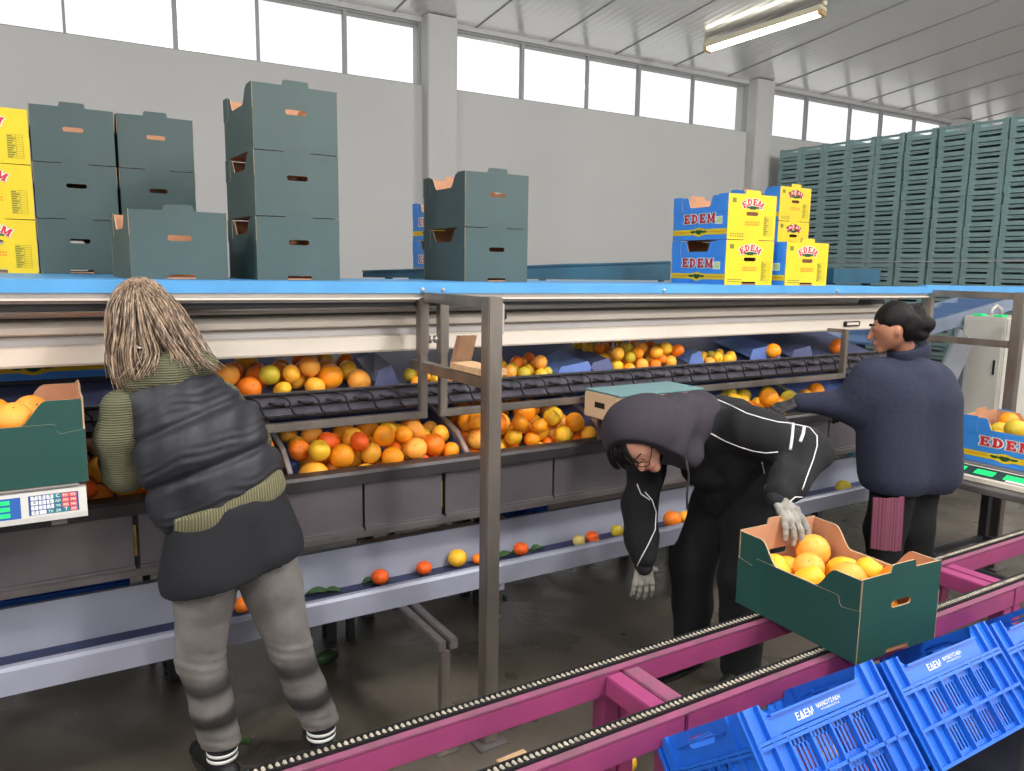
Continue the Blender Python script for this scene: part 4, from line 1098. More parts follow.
def fill_lamp(x,lab):  # tubes added under the deck to light the dark space behind the housing
    t=thing('fill_light',lab,'light',(x,3.75,1.55),group=None)
    m=MB(); m.box(x,x+1.2,3.70,3.78,1.58,1.62,bev=.004); m.build('housing',CREAM2,t)
    m=MB(); m.cyl((x+.03,3.74,1.565),(x+1.17,3.74,1.565),.013,10); m.build('fluorescent_tube',mat('lit_fill_tube',(255,250,236),.5,emit=9.),t,True)
fill_lamp(-.6,'added fill light tube under the deck at far left, behind the cream housing')
fill_lamp(1.0,'added fill light tube under the deck behind the housing, left of the grey post')
fill_lamp(2.7,'added fill light tube under the deck behind the housing, above the hooded person')

# ------------------------------------------------------------------ implicit surfaces for bodies and clothing
def v3(p): return np.array(p,dtype=np.float32)
def cap(a,b,ra,rb,flat=None,s=1.):
    a=v3(a);b=v3(b);ab=b-a;L2=float(ab@ab)
    u=None
    if flat is not None:
        u=v3(flat); n=ab/np.sqrt(L2); u=u-n*(u@n); u/=np.linalg.norm(u)
    def f(P):
        w=P-a; h=np.clip((w@ab)/L2,0,1)
        w=w-h[...,None]*ab
        if u is not None:
            q=w@u; w=w+((1/s-1)*q)[...,None]*u
        return (np.sqrt((w*w).sum(-1))-(ra+(rb-ra)*h))*(min(1,s) if u is not None else 1)
    r=max(ra,rb)*max(1,s)
    return f,np.minimum(a,b)-r,np.maximum(a,b)+r
def ell(c,r,rot=None):
    c=v3(c);r=v3(r); Rm=np.array(Euler(rot).to_matrix(),dtype=np.float32) if rot else np.eye(3,dtype=np.float32)
    def f(P):
        w=(P-c)@Rm   # into local
        k0=np.sqrt(((w/r)**2).sum(-1)); k1=np.sqrt(((w/(r*r))**2).sum(-1))+1e-9
        return k0*(k0-1)/k1
    m=float(r.max()); return f,c-m,c+m
def chain(pts,rs,flat=None,s=1.):
    return [cap(pts[i],pts[i+1],rs[i],rs[i+1],flat,s) for i in range(len(pts)-1)]
def smin(a,b,k):
    h=np.clip(.5+.5*(b-a)/k,0,1); return b*(1-h)+a*h-k*h*(1-h)
def surf(prims,k,h,name,mats,parent,disp=None,cut=None,smooth_it=0,keep=None):
    lo=np.min([p[1] for p in prims],0)-h*3-.01; hi=np.max([p[2] for p in prims],0)+h*3+.01
    ns=np.ceil((hi-lo)/h).astype(int)+1
    ax=[lo[i]+h*np.arange(ns[i],dtype=np.float32) for i in range(3)]
    P=np.stack(np.meshgrid(*ax,indexing='ij'),-1).astype(np.float32)
    D=None
    for p in prims:
        # local evaluation window
        i0=np.maximum(((p[1]-lo-.09)/h).astype(int),0); i1=np.minimum(((p[2]-lo+.09)/h).astype(int)+2,ns)
        sl=tuple(slice(a,b) for a,b in zip(i0,i1))
        if D is None: D=np.full(tuple(ns),.5,dtype=np.float32)
        D[sl]=smin(D[sl],p[0](P[sl]).astype(np.float32),k)
    if disp is not None: D=D+disp(P)
    if cut is not None:
        for c in cut: D=np.maximum(D,c(P))
    V,F=nets(D,lo,h)
    me=bpy.data.meshes.new(name)
    off=np.array(parent.location) if parent is not None else 0
    V=V-off
    me.from_pydata(V.tolist(),[],F.tolist())
    me.polygons.foreach_set('use_smooth',[True]*len(F))
    for m in (mats if isinstance(mats,(list,tuple)) else [mats]): me.materials.append(m)
    bm=bmesh.new(); bm.from_mesh(me)
    bmesh.ops.recalc_face_normals(bm,faces=bm.faces)
    for _ in range(smooth_it): bmesh.ops.smooth_vert(bm,verts=bm.verts,factor=.5,use_axis_x=True,use_axis_y=True,use_axis_z=True)
    # drop crumbs
    bm.to_mesh(me); bm.free(); me.update()
    return link(name,me,parent)
def nets(D,lo,h):
    S=D<0
    nx,ny,nz=D.shape
    c=np.zeros((nx-1,ny-1,nz-1,3),np.float32); cnt=np.zeros((nx-1,ny-1,nz-1),np.float32)
    for axis in range(3):
        o=[a for a in range(3) if a!=axis]
        for d0 in (0,1):
            for d1 in (0,1):
                s0=[None]*3; s1=[None]*3
                s0[axis]=slice(0,D.shape[axis]-1); s1[axis]=slice(1,D.shape[axis])
                for q,d in zip(o,(d0,d1)): s0[q]=s1[q]=slice(d,D.shape[q]-1+d)
                a=D[tuple(s0)]; b=D[tuple(s1)]; m=(a<0)!=(b<0)
                t=np.where(m,a/np.where(np.abs(a-b)<1e-12,1,a-b),0)
                cnt+=m; c[...,axis]+=np.where(m,t,0)
                for q,d in zip(o,(d0,d1)): c[...,q]+=np.where(m,d,0)
    act=cnt>0; idx=-np.ones(act.shape,np.int64); idx[act]=np.arange(act.sum())
    I=np.argwhere(act); V=lo+h*(I+c[act]/cnt[act][:,None])
    F=[]
    for axis in range(3):
        u,v=[(1,2),(2,0),(0,1)][axis]
        s0=[slice(1,-1)]*3; s0[axis]=slice(0,D.shape[axis]-1); s1=list(s0); s1[axis]=slice(1,D.shape[axis])
        m=S[tuple(s0)]!=S[tuple(s1)]
        J=np.argwhere(m)
        J[:,u]+=1; J[:,v]+=1
        def g(du,dv):
            K=J.copy(); K[:,u]-=du; K[:,v]-=dv; return idx[K[:,0],K[:,1],K[:,2]]
        q=np.stack([g(1,1),g(0,1),g(0,0),g(1,0)],1)
        st=S[tuple(s0)][m]
        q[~st]=q[~st][:,::-1]
        F.append(q)
    return V,np.concatenate(F)
def plane_cut(p,n):
    p=v3(p); n=v3(n); n=n/np.linalg.norm(n)
    return lambda P:(P-p)@n
def seams(axis_p,axis_d,levels,depth,w):
    p=v3(axis_p); d=v3(axis_d); d=d/np.linalg.norm(d)
    def f(P):
        t=(P-p)@d; o=0
        for (l,tilt) in levels:
            q=t-l-(P@v3(tilt))+float(v3(axis_p)@v3(tilt)); o=o+depth*np.exp(-(q/w)**2)
        return o
    return f
def folds(amp,fr,seed):
    r=np.random.RandomState(seed); W=[(r.randn(3)*fr*(1,1,.6),r.rand()*6.28) for _ in range(6)]
    def f(P):
        o=0
        for w,ph in W: o=o+np.sin(P@w.astype(np.float32)+ph)
        return amp*o/2.4
    return f
def hand(parent_prims,wrist,fwd,palm_n,side,L=.18,curl=.5,spread=.0,curls=None,fr=.0088):
    """returns prims of a hand: wrist point, fwd direction, palm normal (palm faces it), side = thumb side vector"""
    w=Vector(wrist); f=Vector(fwd).normalized(); n=Vector(palm_n); n=(n-f*n.dot(f)).normalized(); s=f.cross(n)
    if s.dot(Vector(side))<0: s=-s
    pr=[cap(w-f*.04,w+f*.02,.030,.030)]
    pl=L*.5; g=1.18 if fr>.01 else 1.
    for k,q in enumerate((-.030,-.010,.011,.031)):
        pr.append(cap(w+f*.005+s*q*.6,w+f*pl+s*q*g,.0135,.0125))
    lens=(.062,.076,.082,.074)     # little .. index
    for k,q in enumerate((-.031,-.0105,.011,.032)):
        base=w+f*(pl-.004)+s*q*g; l=lens[k]*L/.18; c=curl if curls is None else curls[k]
        p=base; d=f+s*(q*spread); d.normalize(); r0=fr
        for j,(fraction,rr_) in enumerate(((.45,1.),(.3,.92),(.25,.82))):
            a=c*(.5,.8,.7)[j]
            d=(d*math.cos(a)+n*math.sin(a)).normalized()
            e=p+d*l*fraction; pr.append(cap(p,e,r0*rr_,r0*rr_*.93)); p=e
    th=w+f*.025+s*.028; d=(f*.55+s*.75+n*.35).normalized()
    e=th+d*.038; pr.append(cap(th-s*.01,e,.0135,.011)); d=(f*.8+s*.25+n*.5).normalized(); e2=e+d*.032; pr.append(cap(e,e2,.0108,.009))
    return pr

# ------------------------------------------------------------------ people
SKIN=mat('skin',(206,150,126),.5,var=.06,vscale=20); SKIN2=mat('tanned_skin',(178,122,96),.5,var=.06,vscale=20)
HAIRB=mat('ash_blonde_hair',(78,64,56),.42,col2=(188,160,134),vscale=34,stretch=(3,3,.5),bump=.5,bscale=70)
HAIRK=mat('black_hair',(11,9,10),.6,spec=.25,var=.4,vscale=30,stretch=(3,3,.6),bump=.4,bscale=70)
KNIT=wave_mat('olive_knit',(84,84,62),(112,110,84),42,'Z',.95,.6,.8)
KNITV=wave_mat('olive_rib_knit',(92,90,66),(134,128,98),38,'X',.95,.3,.9)
NYLON=mat('dark_slate_nylon',(34,35,42),.6,var=.12,vscale=5,bump=.25,bscale=14)
BJACK=mat('black_blue_cloth',(22,23,30),.85,var=.1,vscale=6,bump=.2,bscale=20)
BLKCLOTH=mat('black_cloth',(11,11,14),.9,var=.15,vscale=8,bump=.3,bscale=14)
HOODC=mat('charcoal_purple_cloth',(47,42,50),.9,var=.08,vscale=30,bump=.15,bscale=40)
NAVY=mat('navy_wool',(35,39,57),.95,col2=(41,45,65),vscale=60,bump=.25,bscale=60)
GLOVE=mat('grey_work_glove',(150,146,138),.8,col2=(118,114,108),vscale=30,bump=.4,bscale=120)
GLOVEK=mat('dark_work_glove',(52,50,54),.8,var=.3,vscale=30,bump=.4,bscale=120)
PIPE=mat('reflective_piping',(214,214,216),.5)
def jeans_mat():
    m=mat('grey_denim',(102,98,96),.85,col2=(126,121,118),vscale=9,bump=.25,bscale=30)
    nt=m.node_tree; b=nt.nodes['Principled BSDF']; src=b.inputs['Base Color'].links[0].from_socket
    tc=nt.nodes.new('ShaderNodeTexCoord'); sp=nt.nodes.new('ShaderNodeSeparateXYZ'); nt.links.new(tc.outputs['Object'],sp.inputs[0])
    n=nt.nodes.new('ShaderNodeTexNoise'); n.inputs['Scale'].default_value=9; nt.links.new(tc.outputs['Object'],n.inputs['Vector'])
    ad=nt.nodes.new('ShaderNodeMath'); ad.operation='MULTIPLY_ADD'; ad.inputs[1].default_value=.03; nt.links.new(n.outputs['Fac'],ad.inputs[0]); nt.links.new(sp.outputs['Z'],ad.inputs[2])
    r=nt.nodes.new('ShaderNodeValToRGB'); e=r.color_ramp.elements
    nt.links.new(ad.outputs[0],r.inputs['Fac'])
    stops=[(0,0),(.225,0),(.255,1),(.29,.85),(.315,.12),(.355,.1),(.385,.95),(.41,.8),(.45,0),(1,0)]
    e[0].position=0; e[0].color=(0,0,0,1); e[1].position=1; e[1].color=(0,0,0,1)
    for p_,v in stops[1:-1]:
        q=e.new(p_); q.color=(v,v,v,1)
    mx=nt.nodes.new('ShaderNodeMix'); mx.data_type='RGBA'; mx.inputs['B'].default_value=lin((36,37,37))+(1,)
    mu=nt.nodes.new('ShaderNodeMath'); mu.operation='MULTIPLY'; mu.inputs[1].default_value=1.0; nt.links.new(r.outputs['Color'],mu.inputs[0])
    nt.links.new(mu.outputs[0],mx.inputs['Factor']); nt.links.new(src,mx.inputs['A']); nt.links.new(mx.outputs['Result'],b.inputs['Base Color'])
    return m
JEANS=jeans_mat()
def shoe(parent,ankle,toe_dir,name='shoe',col=None,L=.25):
    a=Vector(ankle); d=Vector(toe_dir).normalized(); s=Vector((d.y,-d.x,0))
    heel=Vector((a.x,a.y,.035))-d*.045; toe=heel+d*(L-.03)
    pr=[cap(heel+Vector((0,0,.012)),heel+d*.09+Vector((0,0,.012)),.036,.036),cap(heel+d*.08+Vector((0,0,.008)),toe,.036,.032),cap(heel+d*.05+Vector((0,0,.03)),a+Vector((0,0,.0)),.036,.034),cap(heel+d*.06+Vector((0,0,.04)),toe-d*.05+Vector((0,0,.005)),.032,.026)]
    o=surf(pr,.02,.006,name,col or BLACK,parent,cut=[lambda P:.012-P[...,2]])
    m=MB(); out=[]
    for i in range(24):
        t=2*PI*i/24; u=math.cos(t); v=math.sin(t); c=(heel+toe)/2
        hl=(toe-heel).length/2+.036; q=c+d*u*hl+s*v*(.040 if u>0 else .036)
        out.append((q.x,q.y))
    m.prism(out,.0015,.016,'Z'); m.v=[(p[0],p[1],p[2]) for p in m.v]; m.build('sole',mat('shoe_sole',(40,38,38),.8),parent)
    return o
def strands(parent,name,mt,seeds,n,spread,rad,seed,extra=None):
    """hair locks: polyline guides [(points)], scattered copies merged in one mesh"""
    r=random.Random(seed); m=MB()
    for g in seeds:
        for i in range(n):
            o=Vector((r.gauss(0,spread),r.gauss(0,spread),r.gauss(0,spread*.5))); tw=Vector((r.gauss(0,spread),r.gauss(0,spread),0))
            pts=[];k=len(g)
            for j,p in enumerate(g):
                t=j/(k-1); pts.append(Vector(p)+o*(.5+.5*t)+tw*t*1.2+Vector((math.sin(t*5+i)*.004,math.cos(t*4+i*2)*.004,0)))
            # refine
            q=[]
            for j in range(k-1):
                for s in range(3):
                    t=s/3.; p0=pts[max(j-1,0)];p1=pts[j];p2=pts[j+1];p3=pts[min(j+2,k-1)]
                    q.append(.5*((2*p1)+(p2-p0)*t+(2*p0-5*p1+4*p2-p3)*t*t+(3*p1-p0-3*p2+p3)*t**3))
            q.append(pts[-1]); R=rad*r.uniform(.6,1.2); N=len(q)
            m.tube(q,[R*(.45+.75*math.sin(PI*min(.9,(j+.6)/N))) for j in range(N)],6)
    return m

def woman_vest():
    t=thing('person','person in dark puffy vest, olive sweater and grey trousers bending over the left bin','person',(.55,2.58,0))
    AL=(.457,2.60,.1); AR=(.785,2.55,.1); KL=(.40,2.575,.47); KR=(.68,2.54,.46); HL=(.425,2.53,.86); HR=(.585,2.52,.87)
    PV=(.53,2.52,.95); CHT=(.395,2.61,1.26); NB=(.335,2.70,1.43); HD=(.295,2.745,1.575)
    SL=(.215,2.63,1.31); SR=(.515,2.63,1.31)
    EL=(.215,2.66,1.10); WL=(.170,2.82,1.15); ER=(.64,2.80,1.12); WR=(.68,3.0,1.07)
    body=[]
    for a,k,h in ((AL,KL,HL),(AR,KR,HR)): body+=chain([a,k,h],[.04,.055,.085])
    body+=[cap(PV,CHT,.12,.11,(1,0,0),1.25),cap(CHT,NB,.11,.06,(1,0,0),1.4),cap(NB,HD,.05,.05)]
    hd=Vector(HD)
    # face turned away and to the left, looking down at the bin
    fd=Vector((-.55,.70,-.45)).normalized()
    body+=[ell(HD,(.072,.085,.10)),ell(hd+fd*.03+Vector((0,0,-.04)),(.055,.06,.07)),cap(hd+fd*.085+Vector((0,0,0)),hd+fd*.10+Vector((0,0,-.025)),.010,.012)]
    sd=Vector((-.80,-.55,0))
    body+=[ell(hd+Vector((-.078,-.02,-.02)),(.010,.018,.030))]
    body+=chain([SL,EL,WL],[.05,.042,.028])+chain([SR,ER,WR],[.05,.042,.028])
    body+=hand(None,WL,(-.30,.9,0.0),(0,0,-1),(1,0,0),curl=.45)
    body+=hand(None,WR,(.1,.9,-.3),(0,0,-1),(-1,0,0),curl=.45)
    surf(body,.018,.0065,'body',SKIN,t)
    # trousers
    tr=[]
    for a,k,h in ((AL,KL,HL),(AR,KR,HR)):
        a2=Vector(a)+Vector((0,0,.045))
        tr+=chain([a2,Vector(a)*.5+Vector(k)*.5+Vector((0,.0,0)),k,Vector(k)*.45+Vector(h)*.55,h],[.062,.068,.072,.095,.108])
    tr+=[cap((.44,2.53,.90),(.57,2.53,.91),.115,.115)]
    fz=folds(.0035,26,3)
    def dsp(P):
        z=P[...,2]; o=fz(P)
        for zc,w in ((.47,.05),(.16,.04),(.8,.04)): o=o+.0016*np.sin(z*170+P[...,0]*35)*np.exp(-((z-zc)/w)**2)
        return o
    surf(tr,.02,.0075,'trousers',JEANS,t,disp=dsp,cut=[lambda P:.135-P[...,2]])
    # socks with two white rings, shoes
    SOCK=mat('striped_sock',(24,26,34),.9); nt=SOCK.node_tree
    for a in (AL,AR):
        m=MB(); c=Vector(a)
        zs=[(.075,.046,0),(.085,.048,0),(.086,.051,1),(.098,.051,1),(.0985,.048,0),(.106,.048,0),(.1065,.051,1),(.118,.051,1),(.1185,.049,0),(.15,.05,0)]
        n=24
        for (z,r,_) in zs:
            for k in range(n): m.v.append((c.x+r*math.cos(2*PI*k/n),c.y+r*math.sin(2*PI*k/n),z))
        for i in range(len(zs)-1):
            for k in range(n): m.f.append((i*n+k,i*n+(k+1)%n,(i+1)*n+(k+1)%n,(i+1)*n+k)); m.m.append(1 if zs[i][2] and zs[i+1][2] else 0)
        m.build('sock',[SOCK,WHITE],t,True)
        shoe(t,(c.x,c.y,.075),(-.3 if a is AL else .25,1,0))
    # black long jacket bottom
    sk=[cap((.44,2.52,.80),(.45,2.53,.99),.14,.12),cap((.585,2.52,.84),(.54,2.53,1.0),.13,.12),cap((.48,2.52,.76),(.50,2.52,.95),.145,.125),cap((.61,2.52,.84),(.57,2.52,.98),.115,.10),cap((.385,2.52,.76),(.42,2.53,.9),.105,.105)]
    surf(sk,.04,.0075,'black_jacket_tail',BJACK,t,disp=folds(.003,12,5),cut=[plane_cut((.51,2.5,.775),(.22,0,-1)),plane_cut((.51,2.5,1.02),(-.25,0,1)),])
    # ribbed sweater hem
    bd=[cap((.44,2.53,.985),(.555,2.53,1.03),.130,.122)]
    surf(bd,.03,.0065,'sweater_hem',KNITV,t,cut=[plane_cut((.50,2.5,.972),(.34,0,-1)),plane_cut((.50,2.5,1.045),(-.36,0,1))])
    # sweater sleeves and collar
    sw=chain([SL,(.20,2.63,1.22),EL],[.060,.064,.058])+chain([EL,Vector(EL)*.55+Vector(WL)*.45],[.058,.048])
    surf(sw,.02,.006,'sweater_sleeve',KNIT,t,disp=folds(.004,26,6))
    sw=chain([SR,ER],[.058,.055])+chain([ER,Vector(ER)*.3+Vector(WR)*.7],[.062,.045])
    surf(sw,.02,.006,'sweater_sleeve',KNIT,t,disp=folds(.003,30,7))
    co=[cap((.31,2.66,1.42),(.40,2.66,1.43),.070,.070),cap((.28,2.74,1.43),(.37,2.74,1.45),.065,.065),cap((.26,2.62,1.385),(.36,2.60,1.395),.045,.05),cap((.36,2.61,1.42),(.46,2.63,1.425),.048,.042)]
    surf(co,.03,.006,'sweater_collar',KNIT,t,disp=folds(.004,28,8))
    # puffy vest
    ax=Vector((.56,2.54,1.0)); ad=Vector((-.42,.25,1)).normalized()
    vs=[cap((.485,2.55,1.06),(.43,2.58,1.20),.145,.15,(1,0,0),1.15),cap((.555,2.56,1.10),(.50,2.58,1.24),.115,.115),cap((.42,2.58,1.17),(.37,2.63,1.29),.145,.12,(1,0,0),1.25),cap((.265,2.63,1.32),(.46,2.64,1.325),.062,.066),cap((.32,2.64,1.335),(.40,2.65,1.345),.07,.07),cap((.37,2.55,1.00),(.33,2.58,1.18),.095,.10)]
    sm=seams(ax,ad,[(-.03,(0,0,0)),(.135,(-.10,0,0)),(.295,(-.05,0,0))],.016,.014)
    fl=folds(.0045,34,11); fl2=folds(.006,14,12)
    surf(vs,.028,.0065,'puffer_vest',NYLON,t,disp=lambda P:sm(P)+fl(P)+fl2(P)+.0025*np.sin(((P-v3(ax))@v3(ad))*260+P[...,0]*40+fl2(P)*500)*np.exp(-((((P-v3(ax))@v3(ad)+P[...,0]*.05+.02)%.16-.08)/.03)**2),cut=[plane_cut((.50,2.5,1.005),(.42,0,-1)),
        lambda P:.085-np.sqrt(((P[...,0]-.155)**2)+((P[...,1]-2.62)**2)+((P[...,2]-1.315)*.7)**2)])
    # hair
    hc=Vector((.297,2.735,1.590))
    hr=[ell(hc+Vector((0,0,.012)),(.088,.10,.098)),ell(hc+Vector((.02,-.03,-.05)),(.085,.085,.095)),cap(hc+Vector((.02,-.045,-.05)),hc+Vector((.055,-.07,-.13)),.07,.045),cap(hc+Vector((-.06,-.02,0)),hc+Vector((-.075,-.03,-.12)),.022,.015)]
    def hdisp(P):
        a=np.arctan2(P[...,1]-hc.y,P[...,0]-hc.x); return .0035*np.sin(a*24+P[...,2]*22)+.0025*np.sin(a*47-P[...,2]*30)
    hob=surf(hr,.03,.005,'hair',HAIRB,t,disp=hdisp)
    G=[[hc+Vector((0,-.05,.09)),hc+Vector((.05,-.10,.04)),hc+Vector((.085,-.12,-.04)),hc+Vector((.12,-.13,-.12)),hc+Vector((.165,-.13,-.175))],
       [hc+Vector((0,-.03,.095)),hc+Vector((.06,-.07,.05)),hc+Vector((.10,-.08,-.03)),hc+Vector((.13,-.10,-.10)),hc+Vector((.15,-.12,-.17))],
       [hc+Vector((-.01,-.06,.09)),hc+Vector((.01,-.11,.03)),hc+Vector((.04,-.13,-.05)),hc+Vector((.08,-.14,-.12)),hc+Vector((.09,-.14,-.16))],
       [hc+Vector((-.02,-.05,.09)),hc+Vector((-.04,-.10,.03)),hc+Vector((-.05,-.12,-.05)),hc+Vector((-.06,-.13,-.12)),hc+Vector((-.05,-.13,-.19))],
       [hc+Vector((-.03,-.04,.09)),hc+Vector((-.075,-.07,.03)),hc+Vector((-.085,-.08,-.05)),hc+Vector((-.082,-.09,-.13)),hc+Vector((-.06,-.12,-.22))],
       [hc+Vector((-.01,-.06,.09)),hc+Vector((-.015,-.115,.03)),hc+Vector((-.01,-.13,-.05)),hc+Vector((.0,-.14,-.12)),hc+Vector((-.03,-.16,-.18))]]
    m=strands(t,'hair_strands',HAIRB,G,64,.0135,.0024,4); m.build('hair_strands',HAIRB,hob,True)
    m=MB(); m.sphere(hc+Vector((-.10,-.035,-.045)),.010,10,8); m.tube([hc+Vector((-.10,-.037,-.045)),hc+Vector((-.10,-.045,-.075))],.003,6); m.build('earbud',WHITE,t,True)
    m=MB(); m.tube([hc+Vector((-.055,-.13,-.09)),hc+Vector((-.035,-.14,-.095)),hc+Vector((-.02,-.145,-.10))],.005,8); m.build('hair_clip',ALU,hob,True)
woman_vest()

def hooded():
    t=thing('person','person in black hooded tracksuit and glasses bending down beside the dark green carton','person',(2.4,2.25,0))
    # joints: facing -X
    PV=Vector((2.50,2.25,.88)); CHT=Vector((2.36,2.23,1.075)); NB=Vector((2.19,2.21,1.165)); HD=Vector((1.905,2.20,1.118))
    SNr=Vector((2.27,2.04,1.155)); SFr=Vector((2.17,2.42,1.07))
    EN=Vector((2.60,1.86,.985)); WN=Vector((2.30,1.73,.885))
    EF=Vector((2.075,2.38,.80)); WF=Vector((2.045,2.30,.575))
    HN=Vector((2.49,2.15,.88)); HF=Vector((2.55,2.34,.88)); KN=Vector((2.43,2.13,.50)); KF=Vector((2.38,2.36,.50)); AN=Vector((2.47,2.14,.10)); AF=Vector((2.40,2.36,.10))
    # near hand target: glove over carton edge
    WN=Vector((2.215,1.80,.955)); EN=Vector((2.50,1.90,1.07))
    body=chain([AN,KN,HN],[.042,.055,.08])+chain([AF,KF,HF],[.042,.055,.08])
    body+=[cap(PV,CHT,.12,.12,(0,1,0),1.2),cap(CHT,NB,.12,.06,(0,1,0),1.3),cap(NB,HD,.05,.05)]
    fd=Vector((-.42,-.46,-.78)).normalized()      # where the face looks
    up=Vector((-.80,.12,.50)); up=(up-fd*up.dot(fd)).normalized(); sd=fd.cross(up)
    H=HD
    body+=[ell(H,(.105,.09,.09)),cap(H+fd*.02,H+fd*.045-up*.05,.065,.048),cap(H+fd*.088+up*.006,H+fd*.108-up*.026,.009,.012),
           cap(H+fd*.085-up*.06-sd*.015,H+fd*.085-up*.06+sd*.015,.010,.010),cap(H+fd*.075-up*.09,H+fd*.07-up*.09,.024,.022)]
    for s in (-1,1): body+=[ell(H+sd*s*.075-fd*.01-up*.02,(.014,.020,.024)),cap(H+fd*.078+up*.012+sd*s*.016,H+fd*.070+up*.014+sd*s*.042,.010,.009)]
    body+=chain([SNr,EN,WN*.85+EN*.15],[.05,.042,.026])+chain([SFr,EF,WF*.85+EF*.15],[.05,.042,.026])
    surf(body,.014,.0055,'body',SKIN,t)
    # face details
    for s in (-1,1):
        m=MB(); c=H+fd*.082+up*.0+sd*s*.030; m.sphere(c-fd*.0035,.0095,12,8); m.build('eye',mat('eye_white',(225,220,214),.3),t,True)
        m=MB(); m.sphere(c+fd*.003-up*.002,.0048,10,6); m.build('iris',mat('dark_iris',(40,28,22),.2),t,True)
        m=MB(); m.tube([H+fd*.093+up*.022+sd*s*.014,H+fd*.092+up*.028+sd*s*.03,H+fd*.080+up*.025+sd*s*.046],.0022,6); m.build('eyebrow',HAIRK,t,True)
    m=MB(); m.tube([H+fd*.097-up*.058-sd*.020,H+fd*.101-up*.057,H+fd*.097-up*.058+sd*.020],.0035,8); m.build('mouth',mat('lips',(160,84,80),.5),t,True)
    # glasses
    m=MB()
    for s in (-1,1):
        c=H+fd*.108-up*.004+sd*s*.032; P=[c+sd*(.026*math.cos(a))+up*(.018*math.sin(a)) for a in [2*PI*i/16 for i in range(17)]]; m.tube(P,.002,6)
        m.tube([c+sd*s*.026,H+fd*.085+sd*s*.072,H-fd*.005+sd*s*.082],.0022,6)
    m.tube([H+fd*.108-sd*.006,H+fd*.113,H+fd*.108+sd*.006],.002,6); m.build('glasses',BLACK,t,True)
    gl=MB()
    # trousers
    fz=folds(.005,18,21)
    tr=chain([AN+Vector((0,0,-.01)),AN*.5+KN*.5,KN,KN*.4+HN*.6,HN],[.082,.085,.092,.108,.125])+chain([AF+Vector((0,0,-.01)),AF*.5+KF*.5,KF,KF*.4+HF*.6,HF],[.08,.085,.092,.108,.125])+[cap(HN+Vector((.03,0,.02)),HF+Vector((.03,0,.02)),.14,.14)]
    surf(tr,.03,.008,'trousers',BLKCLOTH,t,disp=fz,cut=[lambda P:.05-P[...,2]])
    for a,td in ((AN,(-1,-.25,0)),(AF,(-1,-.1,0))): shoe(t,(a.x,a.y,.08),td,L=.28)
    # jacket: torso and both sleeves
    jk=[cap(PV+Vector((.0,0,.02)),CHT,.155,.165,(0,1,0),1.15),cap(CHT,NB+Vector((.06,0,-.03)),.165,.11,(0,1,0),1.3),cap(SNr,SFr,.085,.085),cap(CHT+Vector((-.05,0,-.05)),PV+Vector((-.06,0,-.04)),.13,.13),
        cap(CHT+Vector((-.10,0,-.02)),CHT+Vector((-.12,-.02,-.12)),.10,.08)]
    jk+=chain([SNr+Vector((.02,0,-.005)),SNr*.5+EN*.5,EN],[.095,.088,.078])+chain([EN,EN*.35+WN*.65,WN+(EN-WN).normalized()*.02],[.078,.062,.05])
    jk+=chain([SFr,SFr*.5+EF*.5,EF],[.088,.078,.068])+chain([EF,EF*.4+WF*.6,WF+Vector((0,0,.03))],[.068,.062,.046])
    fl=folds(.009,15,22); fl2=folds(.004,34,23)
    jo=surf(jk,.035,.0075,'track_jacket',BLKCLOTH,t,disp=lambda P:fl(P)+fl2(P))
    # cuffs
    for w,e in ((WN,EN),(WF,EF)):
        d=(w-e).normalized(); surf([cap(w-d*.03,w+d*.012,.043,.038)],.01,.005,'cuff',mat('ribbed_black',(26,26,30),.9,bump=.4,bscale=90),t)
    # hood
    hd=[ell(H+Vector((.015,0,.030)),(.160,.142,.138)),cap(H+Vector((.07,0,.025)),NB+Vector((.02,0,.005)),.128,.105),cap(H+Vector((.07,-.085,-.045)),H+Vector((.17,-.085,-.055)),.050,.055),cap(H+Vector((.07,.085,-.045)),H+Vector((.17,.085,-.055)),.050,.055)]
    fc=H+fd*.14
    fh=folds(.003,16,24)
    # opening: carve an ellipsoid where the face is
    def cutf(P):
        w=P-v3(H+fd*.11-up*.022); a=(w@v3(sd))/.098; b=(w@v3(up))/.115; c=(w@v3(fd))/.13
        return .09*(1-np.sqrt(a*a+b*b+c*c))
    def cuti(P):
        w=P-v3(H+fd*.01); a=(w@v3(sd))/.096; b=(w@v3(up))/.108; c=(w@v3(fd))/.115
        return .1*(1-np.sqrt(a*a+b*b+c*c))
    surf(hd,.04,.006,'hood',HOODC,t,disp=lambda P:fh(P)+.006*np.sin((P[...,0]-P[...,2]*.8)*42+P[...,1]*10)*np.clip((P[...,0]-H.x)*9,0,1),cut=[cuti,plane_cut(H+fd*.064,fd)])
    fr_=[ell(H+fd*.055+up*.075,(.07,.06,.04),None)]
    m=strands(t,'fringe',HAIRK,[[H+up*.095+fd*.03-sd*q,H+up*.085+fd*.08-sd*q,H+up*.05+fd*.105-sd*q*1.1,H+up*.028+fd*.108-sd*q*1.2] for q in (-.06,-.035,-.01,.02)],8,.006,.0045,9); m.build('fringe',HAIRK,t,True)
    # drawstring and lanyard
    m=MB(); m.tube([H+Vector((.12,-.13,-.06)),H+Vector((.13,-.14,-.12)),H+Vector((.125,-.14,-.20)),H+Vector((.13,-.14,-.25))],.004,8); m.build('drawstring',HOODC,t,True)
